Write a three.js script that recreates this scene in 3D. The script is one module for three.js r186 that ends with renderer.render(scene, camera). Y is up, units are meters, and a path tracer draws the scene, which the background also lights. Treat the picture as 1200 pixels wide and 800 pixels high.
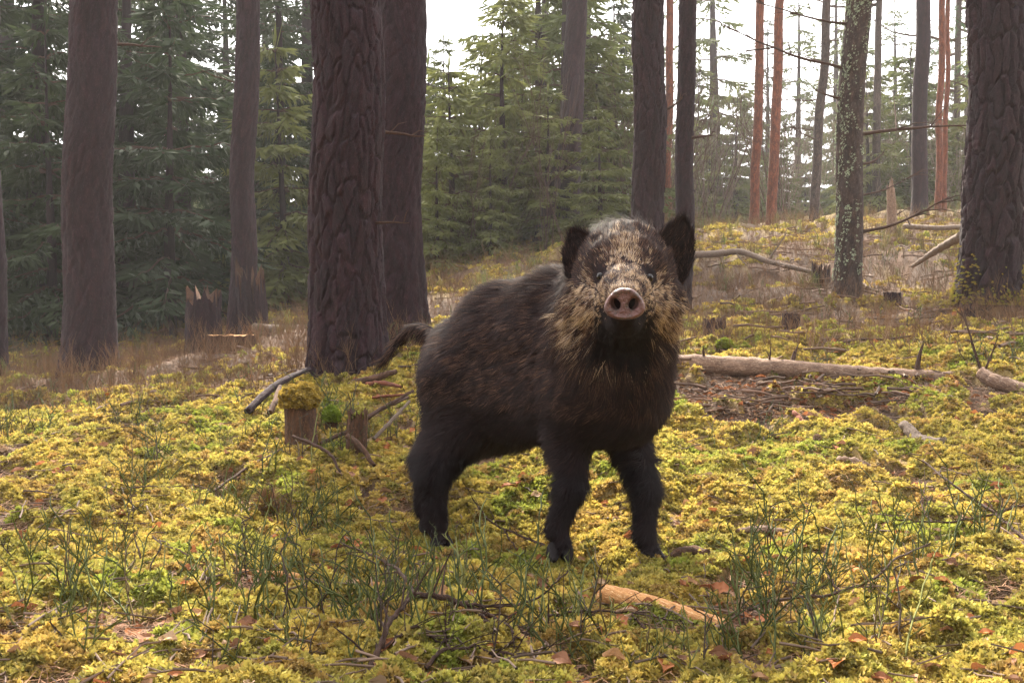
import * as THREE from 'three';
import { mergeGeometries, mergeVertices } from 'three/addons/utils/BufferGeometryUtils.js';
import { createNoise2D, createNoise3D } from 'simplex-noise';

// ------------------------------------------------------------------ camera, sky, sun, exposure
const V = (x, y, z) => new THREE.Vector3(x, y, z);
const scene = new THREE.Scene();
const FPX = 1250;                                   // focal length in pixels of the 1200 x 800 photograph
const CAM = V(0, 0.73, 0), PITCH = Math.atan(50 / FPX);
const camera = new THREE.PerspectiveCamera(2 * Math.atan(400 / FPX) * 180 / Math.PI, 1.5, 0.05, 400);
camera.position.copy(CAM); camera.rotation.set(-PITCH, 0, 0);

const SUN = V(-0.12, 0.70, -0.78).normalize();       // hazy sun high behind the clearing
{
  const w = 512, h = 256, data = new Float32Array(w * h * 4), d = V();
  for (let j = 0; j < h; j++) for (let i = 0; i < w; i++) {
    const el = ((j + 0.5) / h - 0.5) * Math.PI, az = ((i + 0.5) / w - 0.5) * 2 * Math.PI;
    d.set(Math.cos(el) * Math.cos(az), Math.sin(el), Math.cos(el) * Math.sin(az));
    const ang = Math.acos(Math.min(1, Math.max(-1, d.dot(SUN))));
    const glow = 1.3 * Math.exp(-Math.pow(ang / 0.5, 2)) + 0.25 * Math.exp(-Math.pow(ang / 1.1, 2));
    const b = 0.58 - 0.06 * Math.max(0, d.y) + 0.8 * glow;
    const k = (j * w + i) * 4;
    data[k] = b; data[k + 1] = b * 0.985; data[k + 2] = b * 0.985; data[k + 3] = 1;
  }
  const sky = new THREE.DataTexture(data, w, h, THREE.RGBAFormat, THREE.FloatType);
  sky.mapping = THREE.EquirectangularReflectionMapping; sky.magFilter = THREE.LinearFilter; sky.minFilter = THREE.LinearFilter; sky.needsUpdate = true;
  scene.background = sky; scene.environment = sky;
}
const sun = new THREE.DirectionalLight(new THREE.Color(1.0, 0.92, 0.76), 5);
sun.position.copy(SUN).multiplyScalar(60); sun.target.position.set(0, 0, -6);
sun.position.add(sun.target.position);
sun.castShadow = true; sun.shadow.radius = 8; sun.shadow.mapSize.set(4096, 4096);
Object.assign(sun.shadow.camera, { left: -25, right: 25, top: 25, bottom: -25, near: 1, far: 140 });
scene.add(sun, sun.target);
scene.fog = new THREE.FogExp2(new THREE.Color(0.95, 0.93, 0.93), 0.0016);
const renderer = new THREE.WebGLRenderer({ antialias: true });
renderer.toneMapping = THREE.LinearToneMapping;
renderer.toneMappingExposure = 4.7;
renderer.shadowMap.enabled = true;

// ------------------------------------------------------------------ helpers
function rngOf(seed) { let s = seed | 0; return () => { s = (s + 0x6d2b79f5) | 0; let t = Math.imul(s ^ (s >>> 15), 1 | s); t = (t + Math.imul(t ^ (t >>> 7), 61 | t)) ^ t; return ((t ^ (t >>> 14)) >>> 0) / 4294967296; }; }
const n2 = createNoise2D(rngOf(11)), n2b = createNoise2D(rngOf(12)), n3 = createNoise3D(rngOf(13));
const clamp = (x, a = 0, b = 1) => Math.min(b, Math.max(a, x));
const lerp = (a, b, t) => a + (b - a) * t;
const smooth = (a, b, x) => { const t = clamp((x - a) / (b - a)); return t * t * (3 - 2 * t); };
const fbm2 = (x, y, o = 4) => { let a = 0.5, s = 0; for (let i = 0; i < o; i++) { s += a * n2(x, y); x = x * 2.03 + 7.1; y = y * 2.03 - 3.7; a *= 0.5; } return s; };
const hash2 = (i, j, k = 0) => { let h = Math.imul(i, 374761393) ^ Math.imul(j, 668265263) ^ Math.imul(k, 1274126177); h = Math.imul(h ^ (h >>> 13), 1274126177); return ((h ^ (h >>> 16)) >>> 0) / 4294967296; };
function worley2(x, y) {                              // [F1, F2, id] of a jittered cell pattern
  const xi = Math.floor(x), yi = Math.floor(y); let f1 = 9, f2 = 9, id = 0;
  for (let a = -1; a <= 1; a++) for (let b = -1; b <= 1; b++) {
    const px = xi + a + hash2(xi + a, yi + b, 1), py = yi + b + hash2(xi + a, yi + b, 2);
    const d = Math.hypot(px - x, py - y);
    if (d < f1) { f2 = f1; f1 = d; id = hash2(xi + a, yi + b, 3); } else if (d < f2) f2 = d;
  }
  return [f1, f2, id];
}
function worley3(x, y, z) {
  const xi = Math.floor(x), yi = Math.floor(y), zi = Math.floor(z); let f1 = 9, f2 = 9, id = 0;
  for (let a = -1; a <= 1; a++) for (let b = -1; b <= 1; b++) for (let c = -1; c <= 1; c++) {
    const k = hash2(zi + c, 77, 5) * 1e6 | 0;
    const dx = xi + a + hash2(xi + a, yi + b, k + 1) - x, dy = yi + b + hash2(xi + a, yi + b, k + 2) - y, dz = zi + c + hash2(xi + a, yi + b, k + 3) - z;
    const d = Math.sqrt(dx * dx + dy * dy + dz * dz);
    if (d < f1) { f2 = f1; f1 = d; id = hash2(xi + a, yi + b, k + 4); } else if (d < f2) f2 = d;
  }
  return [f1, f2, id];
}
function pix(px, py, depth) {                         // a point of the photograph at a given depth (metres along -z)
  const d = V(px - 600, 400 - py, -FPX).applyAxisAngle(V(1, 0, 0), -PITCH);
  return d.multiplyScalar(depth / -d.z).add(CAM);
}
const taken = {};
function numbered(name) { const n = taken[name] = (taken[name] ?? -1) + 1; return n ? name + '_' + String(n).padStart(3, '0') : name; }
function tag(o, label, category, group, kind) { if (label) o.userData.label = label; if (category) o.userData.category = category; if (group) o.userData.group = group; if (kind) o.userData.kind = kind; return o; }
function add(o) { o.traverse((m) => { if (m.isMesh) { m.castShadow = true; m.receiveShadow = true; } }); scene.add(o); return o; }
function thing(name, label, category, pos, group) { const g = new THREE.Group(); g.name = numbered(name); if (pos) g.position.copy(pos); return tag(g, label, category, group); }
function part(parent, name, geo, mat, kind) { const m = new THREE.Mesh(geo, mat); m.name = name; if (kind) m.userData.kind = kind; parent.add(m); return m; }
function geom(pos, idx, extra = {}) {
  const g = new THREE.BufferGeometry(); g.setAttribute('position', new THREE.Float32BufferAttribute(pos, 3));
  if (idx) g.setIndex(idx);
  if (extra.uv) g.setAttribute('uv', new THREE.Float32BufferAttribute(extra.uv, 2));
  if (extra.color) g.setAttribute('color', new THREE.Float32BufferAttribute(extra.color, 3));
  if (extra.flat !== true) g.computeVertexNormals();
  return g;
}
// tapered bent tube through points; rad(t) or array; uv in metres
function tube(pts, rad, sides = 6, o = {}) {
  const n = pts.length, pos = [], uv = [], idx = [], col = [];
  const r = typeof rad === 'function' ? rad : (t) => { const f = t * (rad.length - 1), i = Math.min(rad.length - 2, Math.floor(f)); return lerp(rad[i], rad[i + 1], f - i); };
  let N = null, len = 0;
  for (let i = 0; i < n; i++) {
    const T = pts[Math.min(n - 1, i + 1)].clone().sub(pts[Math.max(0, i - 1)]).normalize();
    if (!N) N = Math.abs(T.y) < 0.9 ? V(0, 1, 0) : V(1, 0, 0);
    N = N.clone().sub(T.clone().multiplyScalar(N.dot(T))).normalize();
    const B = T.clone().cross(N), t = n > 1 ? i / (n - 1) : 0, R = r(t);
    if (i) len += pts[i].distanceTo(pts[i - 1]);
    for (let k = 0; k <= sides; k++) {
      const a = (k % sides) / sides * 2 * Math.PI; let q = R;
      const cx = N.x * Math.cos(a) + B.x * Math.sin(a), cy = N.y * Math.cos(a) + B.y * Math.sin(a), cz = N.z * Math.cos(a) + B.z * Math.sin(a);
      if (o.bumps) q *= 1 + o.bumps * n3((pts[i].x + cx * R) * (o.freq || 20), (pts[i].y + cy * R) * (o.freq || 20), (pts[i].z + cz * R) * (o.freq || 20));
      pos.push(pts[i].x + cx * q, pts[i].y + cy * q, pts[i].z + cz * q); uv.push(k / sides * 2 * Math.PI * Math.max(0.02, r(0)), len);
      if (o.color) col.push(...o.color);
    }
  }
  const s = sides + 1;
  for (let i = 0; i < n - 1; i++) for (let k = 0; k < sides; k++) { const a = i * s + k, b = a + 1, c = a + s, d = c + 1; idx.push(a, b, c, b, d, c); }
  if (o.caps !== false) for (const [i, f] of [[0, 1], [n - 1, 0]]) {
    if (r(n > 1 ? i / (n - 1) : 0) < 0.004) continue;
    const c = pos.length / 3; pos.push(pts[i].x, pts[i].y, pts[i].z); uv.push(0, 0); if (o.color) col.push(...o.color);
    for (let k = 0; k < sides; k++) f ? idx.push(c, i * s + k + 1, i * s + k) : idx.push(c, i * s + k, i * s + k + 1);
  }
  return geom(pos, idx, { uv, color: o.color ? col : null });
}
function curve(points, n = 24, wob = 0, seed = 1) {
  const c = new THREE.CatmullRomCurve3(points, false, 'centripetal').getPoints(n);
  if (wob) { const L = c.length; for (let i = 0; i < L; i++) { c[i].x += wob * n2(i * 0.35, seed); c[i].y += wob * n2(i * 0.35, seed + 40); c[i].z += wob * n2(i * 0.35, seed + 80); } }
  return c;
}
// naive surface nets over a signed distance function
function surfaceNets(sdf, lo, hi, cell) {
  const nx = Math.ceil((hi.x - lo.x) / cell) + 1, ny = Math.ceil((hi.y - lo.y) / cell) + 1, nz = Math.ceil((hi.z - lo.z) / cell) + 1;
  const f = new Float32Array(nx * ny * nz), at = (i, j, k) => (k * ny + j) * nx + i;
  for (let k = 0; k < nz; k++) for (let j = 0; j < ny; j++) for (let i = 0; i < nx; i++) f[at(i, j, k)] = sdf(lo.x + i * cell, lo.y + j * cell, lo.z + k * cell);
  const vid = new Int32Array(nx * ny * nz).fill(-1), pos = [], idx = [];
  const E = []; for (let a = 0; a < 8; a++) for (const bit of [1, 2, 4]) if (!(a & bit)) E.push([a, a | bit]);
  for (let k = 0; k < nz - 1; k++) for (let j = 0; j < ny - 1; j++) for (let i = 0; i < nx - 1; i++) {
    const v = []; let mask = 0;
    for (let c = 0; c < 8; c++) { const q = f[at(i + (c & 1), j + (c >> 1 & 1), k + (c >> 2))]; v.push(q); if (q < 0) mask |= 1 << c; }
    if (mask === 0 || mask === 255) continue;
    let x = 0, y = 0, z = 0, m = 0;
    for (const [a, b] of E) if ((v[a] < 0) !== (v[b] < 0)) {
      const t = v[a] / (v[a] - v[b]);
      x += (a & 1) + t * ((b & 1) - (a & 1)); y += (a >> 1 & 1) + t * ((b >> 1 & 1) - (a >> 1 & 1)); z += (a >> 2) + t * ((b >> 2) - (a >> 2)); m++;
    }
    vid[at(i, j, k)] = pos.length / 3; pos.push(lo.x + (i + x / m) * cell, lo.y + (j + y / m) * cell, lo.z + (k + z / m) * cell);
  }
  const quad = (a, b, c, d, flip) => { if (a < 0 || b < 0 || c < 0 || d < 0) return; flip ? idx.push(a, c, b, a, d, c) : idx.push(a, b, c, a, c, d); };
  for (let k = 1; k < nz - 1; k++) for (let j = 1; j < ny - 1; j++) for (let i = 1; i < nx - 1; i++) {
    const s = f[at(i, j, k)] < 0;
    if (s !== f[at(i + 1, j, k)] < 0) quad(vid[at(i, j - 1, k - 1)], vid[at(i, j, k - 1)], vid[at(i, j, k)], vid[at(i, j - 1, k)], !s);
    if (s !== f[at(i, j + 1, k)] < 0) quad(vid[at(i - 1, j, k - 1)], vid[at(i - 1, j, k)], vid[at(i, j, k)], vid[at(i, j, k - 1)], !s);
    if (s !== f[at(i, j, k + 1)] < 0) quad(vid[at(i - 1, j - 1, k)], vid[at(i, j - 1, k)], vid[at(i, j, k)], vid[at(i - 1, j, k)], !s);
  }
  const g = geom(pos, idx);
  // outward normals straight from the field
  const nrm = g.attributes.normal, e = cell * 0.7, w = V();
  for (let i = 0; i < pos.length / 3; i++) {
    const x = pos[i * 3], y = pos[i * 3 + 1], z = pos[i * 3 + 2];
    w.set(sdf(x + e, y, z) - sdf(x - e, y, z), sdf(x, y + e, z) - sdf(x, y - e, z), sdf(x, y, z + e) - sdf(x, y, z - e)).normalize();
    nrm.setXYZ(i, w.x, w.y, w.z);
  }
  return g;
}
function scatter(g, n, rnd) {                         // n random points [p, normal] on a geometry
  const P = g.attributes.position, N = g.attributes.normal, I = g.index ? g.index.array : null, T = (I ? I.length : P.count) / 3, cum = new Float64Array(T);
  const a = V(), b = V(), c = V(); let tot = 0; const id = (k) => I ? I[k] : k;
  for (let t = 0; t < T; t++) { a.fromBufferAttribute(P, id(3 * t)); b.fromBufferAttribute(P, id(3 * t + 1)).sub(a); c.fromBufferAttribute(P, id(3 * t + 2)).sub(a); tot += b.cross(c).length() / 2; cum[t] = tot; }
  const out = [];
  for (let i = 0; i < n; i++) {
    const r = rnd() * tot; let l = 0, h = T - 1; while (l < h) { const m = (l + h) >> 1; cum[m] < r ? l = m + 1 : h = m; }
    let u = rnd(), v = rnd(); if (u + v > 1) { u = 1 - u; v = 1 - v; }
    const w = 1 - u - v, A = id(3 * l), B = id(3 * l + 1), C = id(3 * l + 2);
    const p = V(), q = V();
    for (const [k, s] of [[A, w], [B, u], [C, v]]) { p.addScaledVector(a.fromBufferAttribute(P, k), s); q.addScaledVector(b.fromBufferAttribute(N, k), s); }
    out.push([p, q.normalize()]);
  }
  out.area = tot; return out;
}
function instanced(name, geo, mat, list, parent) {    // list of [Matrix4, Color]
  const m = new THREE.InstancedMesh(geo, mat, list.length); m.name = name;
  list.forEach(([t, c], i) => { m.setMatrixAt(i, t); if (c) m.setColorAt(i, c); });
  m.userData.kind = 'stuff'; m.castShadow = m.receiveShadow = true; if (parent) parent.add(m); return m;
}
const lin = (r, g, b) => new THREE.Color().setRGB(r, g, b);
const mat = (r, g, b, rough = 0.9, o = {}) => new THREE.MeshStandardMaterial({ color: lin(r, g, b), roughness: rough, side: THREE.DoubleSide, ...o });
const leafMat = (r, g, b, tr = 0.4, o = {}) => new THREE.MeshPhysicalMaterial({ color: lin(r, g, b), roughness: 0.95, transmission: tr, thickness: 0, specularIntensity: 0.3, side: THREE.DoubleSide, ...o });
function noiseTex(w, h, fn, srgb) {
  const d = new Uint8Array(w * h * 4);
  for (let j = 0; j < h; j++) for (let i = 0; i < w; i++) { const c = fn(i / w, j / h), k = (j * w + i) * 4; d[k] = 255 * clamp(c[0]); d[k + 1] = 255 * clamp(c[1]); d[k + 2] = 255 * clamp(c[2]); d[k + 3] = 255; }
  const t = new THREE.DataTexture(d, w, h); t.wrapS = t.wrapT = THREE.RepeatWrapping; t.magFilter = THREE.LinearFilter; t.minFilter = THREE.LinearMipmapLinearFilter; t.generateMipmaps = true;
  if (srgb) t.colorSpace = THREE.SRGBColorSpace; t.needsUpdate = true; return t;
}
const torus = (u, v, fx, fy, s = 0) => {              // tileable noise on a torus
  const a = u * 2 * Math.PI, b = v * 2 * Math.PI; return n3(Math.cos(a) * fx + s, Math.sin(a) * fx + Math.cos(b) * fy, Math.sin(b) * fy - s);
};

// ------------------------------------------------------------------ terrain
// anchors: photograph pixel of the ground and its distance in metres
const GA = [
  [0, 800, 1.95], [300, 800, 2.0], [600, 800, 2.02], [900, 800, 2.03], [1200, 800, 2.0],
  [0, 650, 2.9], [250, 650, 3.0], [505, 658, 3.4], [655, 677, 3.0], [762, 669, 3.05], [1000, 640, 3.1], [1200, 640, 3.05],
  [100, 560, 3.9], [350, 527, 4.4], [415, 545, 4.2], [600, 560, 4.0], [1000, 560, 3.9], [1200, 550, 3.9],
  [50, 485, 6], [200, 470, 6.2], [450, 470, 5.3], [640, 480, 5.0], [850, 478, 4.9], [1000, 478, 4.75], [1200, 474, 4.6],
  [805, 442, 5.3], [1000, 452, 5.1], [1115, 448, 5.0], [1200, 462, 4.75],
  [405, 438, 6.1], [470, 398, 7.6], [103, 442, 8], [283, 416, 10.5], [330, 380, 12],
  [500, 352, 9], [600, 312, 12], [690, 330, 10], [758, 380, 8], [798, 366, 8.5], [993, 346, 8], [1160, 360, 6.8], [1200, 360, 7],
  [925, 395, 6.6], [840, 398, 6.8], [1045, 365, 7.8], [1080, 400, 6.2],
  [850, 330, 9.5], [870, 292, 11], [1050, 278, 12], [885, 266, 18], [905, 268, 17], [950, 258, 18], [1076, 254, 16], [1150, 258, 14], [1200, 262, 13],
  [664, 280, 14], [0, 410, 12], [200, 385, 14], [100, 370, 20], [300, 350, 25], [500, 318, 25], [700, 288, 28], [1000, 254, 30], [1300, 260, 25],
];
const TP = GA.map(([a, b, c]) => { const p = pix(a, b, c); return [p.x, p.z, p.y]; });
for (const [x, z, y] of [[0, 0, 0.02], [-3, 0, 0.0], [3, 0, 0.1], [0, 6, 0], [-10, 6, 0], [10, 6, 0.2], [-8, -4, 0.1], [8, -4, 0.6], [-12, -12, 0.3], [12, -12, 1.7],
  [-30, -10, 0.3], [30, -10, 2.2], [-30, 15, 0], [30, 15, 0.8], [0, 30, 0], [-30, -45, 1.0], [-8, -50, 1.8], [12, -50, 3.2], [35, -45, 3.6], [0, -90, 2.6], [-60, -80, 1.5], [60, -80, 3.6], [-70, 0, 0.5], [70, 0, 2], [0, 70, 0]]) TP.push([x, z, y]);
const TPW = (() => {
  const n = TP.length, m = n + 3, A = Array.from({ length: m }, () => new Float64Array(m + 1));
  const U = (r2) => r2 < 1e-9 ? 0 : 0.5 * r2 * Math.log(r2);
  for (let i = 0; i < n; i++) {
    for (let j = 0; j < n; j++) A[i][j] = U(((TP[i][0] - TP[j][0]) ** 2 + (TP[i][1] - TP[j][1]) ** 2) / 100);
    A[i][i] += 2e-4; A[i][n] = A[n][i] = 1; A[i][n + 1] = A[n + 1][i] = TP[i][0] / 10; A[i][n + 2] = A[n + 2][i] = TP[i][1] / 10; A[i][m] = TP[i][2];
  }
  for (let c = 0; c < m; c++) {
    let p = c; for (let r = c + 1; r < m; r++) if (Math.abs(A[r][c]) > Math.abs(A[p][c])) p = r;
    [A[c], A[p]] = [A[p], A[c]];
    for (let r = 0; r < m; r++) if (r !== c) { const q = A[r][c] / A[c][c]; if (q) for (let k = c; k <= m; k++) A[r][k] -= q * A[c][k]; }
  }
  return A.map((r, i) => r[m] / r[i]);
})();
function baseH(x, z) {
  const n = TP.length; let s = TPW[n] + TPW[n + 1] * x / 10 + TPW[n + 2] * z / 10;
  for (let i = 0; i < n; i++) { const r2 = ((x - TP[i][0]) ** 2 + (z - TP[i][1]) ** 2) / 100; if (r2 > 1e-9) s += TPW[i] * 0.5 * r2 * Math.log(r2); }
  return s;
}
function groundH(x, z) {
  const d = Math.hypot(x, z), far = smooth(5, 14, d);
  return baseH(x, z) + lerp(0.026, 0.10, far) * n2(x * 1.1 + 3, z * 1.1) + lerp(0.024, 0.03, far) * n2b(x * 3.1, z * 3.1 + 5) + 0.006 * n2(x * 8, z * 8);
}
// how mossy the ground is (1) against bare litter (0)
function mossiness(x, z) {
  let m = 0.61 + 0.75 * fbm2(x * 0.9 + 20, z * 0.9, 4) + 0.26 * n2b(x * 3.1, z * 3.1 + 5) + 0.24 * n2b(x * 6.5, z * 6.5);
  m -= 0.25 * smooth(-5, -8, z);
  m -= 0.30 * Math.exp(-(((x - 1.25) / 0.8) ** 2 + ((z + 5.0) / 0.42) ** 2));      // litter under the fallen trunk
  m -= 0.36 * Math.exp(-(((x - 3.2) / 1.6) ** 2 + ((z + 9.2) / 2.2) ** 2));          // dry brush on the bank
  m -= 0.45 * Math.exp(-(((x + 2.3) / 1.2) ** 2 + ((z + 8.5) / 2.0) ** 2));
  m += 0.35 * Math.exp(-(((x - 0.2) / 1.6) ** 2 + ((z + 3.4) / 0.9) ** 2));
  return clamp(m);
}
function cushions(x, z) {                              // rounded moss cushions, metres
  const [a, , i1] = worley2(x / 0.085, z / 0.085), [b, , i2] = worley2(x / 0.21 + 9, z / 0.21);
  const [c, , i3] = worley2(x / 0.042 + 3, z / 0.042 + 7);
  return 0.013 * (0.4 + i3) * Math.sqrt(Math.max(0, 1 - (c / 0.7) ** 2)) + 0.02 * (0.5 + i1) * Math.sqrt(Math.max(0, 1 - (a / 0.75) ** 2)) + 0.035 * i2 * Math.sqrt(Math.max(0, 1 - (b / 0.8) ** 2));
}
const topH = (x, z) => { const d = Math.hypot(x, z); return groundH(x, z) + (d < 11 ? cushions(x, z) * smooth(0.25, 0.6, mossiness(x, z)) * smooth(11, 7, d) : 0); };
const MOSS = [[0.50, 0.39, 0.09], [0.43, 0.35, 0.08], [0.33, 0.31, 0.065], [0.51, 0.355, 0.095], [0.24, 0.31, 0.045], [0.30, 0.17, 0.06]];
function mossColor(x, z, r, out) {
  const g = fbm2(x * 1.6 - 8, z * 1.6 + 2, 3), h = n2b(x * 6, z * 6);
  let a = g > 0.34 ? MOSS[4] : g > 0.14 ? MOSS[2] : g > -0.15 ? MOSS[1] : g > -0.35 ? MOSS[0] : MOSS[3];
  if (h > 0.5) a = MOSS[5]; else if (h < -0.6) a = [0.22, 0.19, 0.05];
  const b = MOSS[Math.floor(r * 4) % 4], t = 0.35, v = 0.6 + 0.7 * ((r * 7.3) % 1);
  return out.setRGB(lerp(a[0], b[0], t) * v, lerp(a[1], b[1], t) * v, lerp(a[2], b[2], t) * v);
}
const onGround = (px, depth, lift = 0) => { const p = pix(px, 350, depth); p.y = topH(p.x, p.z) + lift; return p; };

const grainBump = noiseTex(256, 256, (u, v) => { const q = 0.5 + 0.22 * torus(u, v, 3, 3) + 0.2 * torus(u, v, 8, 8, 4) + 0.2 * torus(u, v, 17, 17, 8); return [q, q, q]; });
{
  const rings = [0.02], cols = [];
  for (let r = 0.35; r < 1.4; r += 0.09) rings.push(r);
  for (let r = 1.4; r < 8.5; r *= 1.0052) rings.push(r);
  for (let r = 8.5; r < 150; r *= 1.035) rings.push(r);
  for (let a = -38; a <= 38; a += 0.2) cols.push(a);
  for (let a = 43; a < 320; a += 5) cols.push(a);
  const nc = cols.length, pos = [], idx = [], uv = [], col = [], rnd = rngOf(5);
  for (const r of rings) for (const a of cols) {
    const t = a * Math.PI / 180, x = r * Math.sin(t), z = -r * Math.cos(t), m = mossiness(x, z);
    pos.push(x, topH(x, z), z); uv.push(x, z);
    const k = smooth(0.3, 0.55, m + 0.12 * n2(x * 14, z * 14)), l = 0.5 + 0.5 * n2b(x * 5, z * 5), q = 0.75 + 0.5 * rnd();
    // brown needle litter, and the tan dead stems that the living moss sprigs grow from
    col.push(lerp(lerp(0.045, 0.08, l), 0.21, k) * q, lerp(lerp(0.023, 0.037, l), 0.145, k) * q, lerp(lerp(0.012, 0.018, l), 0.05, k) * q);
  }
  for (let i = 0; i < rings.length - 1; i++) for (let j = 0; j < nc; j++) { const j2 = (j + 1) % nc, a = i * nc + j, b = i * nc + j2, d = a + nc, e = b + nc; idx.push(a, b, d, b, e, d); }
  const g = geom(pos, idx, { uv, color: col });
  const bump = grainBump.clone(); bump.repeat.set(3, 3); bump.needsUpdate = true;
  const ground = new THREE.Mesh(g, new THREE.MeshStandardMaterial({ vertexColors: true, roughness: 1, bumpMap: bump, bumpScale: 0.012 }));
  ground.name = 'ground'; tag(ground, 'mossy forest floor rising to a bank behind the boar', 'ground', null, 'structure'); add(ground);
}
console.log('ground');

// moss sprigs: small stars of leaflets over all mossy ground near the boar
function tuftGeo(seed, n, flat) {
  const r = rngOf(seed), pos = [];
  for (let i = 0; i < n; i++) {
    const a = r() * 2 * Math.PI, e = Math.asin(lerp(flat, 1, r())), d = V(Math.cos(e) * Math.cos(a), Math.sin(e), Math.cos(e) * Math.sin(a)), s = V(0, 1, 0).cross(d).normalize().applyAxisAngle(d, r() * 3);
    const L = 0.65 + 0.45 * r(), w = 0.16 + 0.08 * r();
    const b = d.clone().multiplyScalar(0.1), m = d.clone().multiplyScalar(L * 0.6).addScaledVector(s, w), m2 = d.clone().multiplyScalar(L * 0.6).addScaledVector(s, -w), t = d.clone().multiplyScalar(L).add(V(0, -0.12, 0));
    for (const p of [b, m, m2, m, t, m2]) pos.push(p.x, p.y, p.z);
  }
  return geom(pos);
}
const mossMat = leafMat(1, 1, 1, 0.35);
const tuftList = [[], [], []];
{
  const rnd = rngOf(21), q = new THREE.Quaternion(), e = new THREE.Euler();
  for (let i = 0; i < 380000; i++) {
    const d = 1.5 * Math.pow(9.5, Math.pow(rnd(), 0.95)), x = (rnd() * 2 - 1) * (0.56 * d + 0.35), z = -d, m = mossiness(x, z) + 0.12 * n2(x * 14, z * 14);
    if (m < 0.40 || rnd() > smooth(0.32, 0.6, m)) continue;
    const s = (0.009 + 0.012 * rnd() * rnd() + 0.004 * rnd()) * (1 + 0.13 * Math.max(0, d - 3)), y = topH(x, z);
    e.set((rnd() - 0.5) * 1.2, rnd() * 6.3, (rnd() - 0.5) * 1.2); q.setFromEuler(e);
    tuftList[i % 3].push([new THREE.Matrix4().compose(V(x, y + s * 0.1, z), q, V(s, s * (0.8 + 0.7 * rnd()), s)), mossColor(x, z, rnd(), new THREE.Color())]);
  }
  tuftList.forEach((l, i) => tag(add(instanced('moss', tuftGeo(31 + i, 16, -0.1), mossMat, l)), 'fluffy yellow green moss carpeting the forest floor', 'moss', 'moss carpet', 'stuff').name = numbered('moss'));
}
console.log('moss', tuftList.map((l) => l.length).join());

// ------------------------------------------------------------------ bark and wood materials
function barkMap(seed, dark, mid, pale, paleShare) {
  return noiseTex(256, 512, (u, v) => {
    const a = torus(u, v, 2.2, 1.6, seed), b = torus(u, v, 8, 6, seed + 5), c = torus(u, v, 26, 22, seed + 9), t = clamp(0.5 + 0.3 * a + 0.25 * b + 0.35 * c), p = smooth(1 - paleShare, 1.05 - paleShare, 0.5 + 0.6 * b * 0.6 + 0.5 * c * 0.8);
    return [0, 1, 2].map((k) => lerp(lerp(dark[k], mid[k], t), pale[k], p * 0.7));
  }, true);
}
const barkBump = noiseTex(256, 512, (u, v) => { const q = 0.5 + 0.15 * torus(u, v, 6, 4, 2) + 0.2 * torus(u, v, 16, 12, 6) + 0.22 * torus(u, v, 34, 28, 9); return [q, q, q]; });
const rep = (t, x, y) => { const c = t.clone(); c.repeat.set(x, y); c.needsUpdate = true; return c; };
const barkOf = (map, b = 0.006, rx = 1.6, ry = 0.8) => new THREE.MeshStandardMaterial({ map: rep(map, rx, ry), bumpMap: rep(barkBump, rx * 1.5, ry * 1.5), bumpScale: b, roughness: 1 });
const M = {
  darkBark: barkOf(barkMap(1, [0.11, 0.062, 0.085], [0.205, 0.12, 0.142], [0.30, 0.24, 0.26], 0.05)),
  redBark: barkOf(barkMap(2, [0.28, 0.16, 0.13], [0.50, 0.28, 0.19], [0.56, 0.42, 0.34], 0.12), 0.004),
  greyBark: barkOf(barkMap(3, [0.17, 0.13, 0.125], [0.33, 0.27, 0.25], [0.50, 0.47, 0.42], 0.14), 0.005),
  barelog: barkOf(barkMap(4, [0.34, 0.26, 0.22], [0.58, 0.47, 0.39], [0.70, 0.63, 0.56], 0.22), 0.002, 3, 1.2),
  oldWood: barkOf(barkMap(5, [0.20, 0.14, 0.11], [0.42, 0.29, 0.21], [0.55, 0.45, 0.36], 0.10), 0.004, 4, 1.6),
  paleWood: barkOf(barkMap(6, [0.60, 0.40, 0.24], [0.84, 0.64, 0.42], [0.90, 0.80, 0.66], 0.2), 0.002, 5, 1.5),
  twig: barkOf(barkMap(7, [0.18, 0.12, 0.10], [0.36, 0.25, 0.20], [0.52, 0.46, 0.40], 0.12), 0.002, 6, 3),
  greyTwig: barkOf(barkMap(8, [0.32, 0.27, 0.24], [0.52, 0.45, 0.40], [0.66, 0.60, 0.54], 0.2), 0.002, 6, 3),
};
const platedOf = new Map(), plated = (m) => { if (!platedOf.has(m)) { const c = m.clone(); c.vertexColors = true; platedOf.set(m, c); } return platedOf.get(m); };
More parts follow.
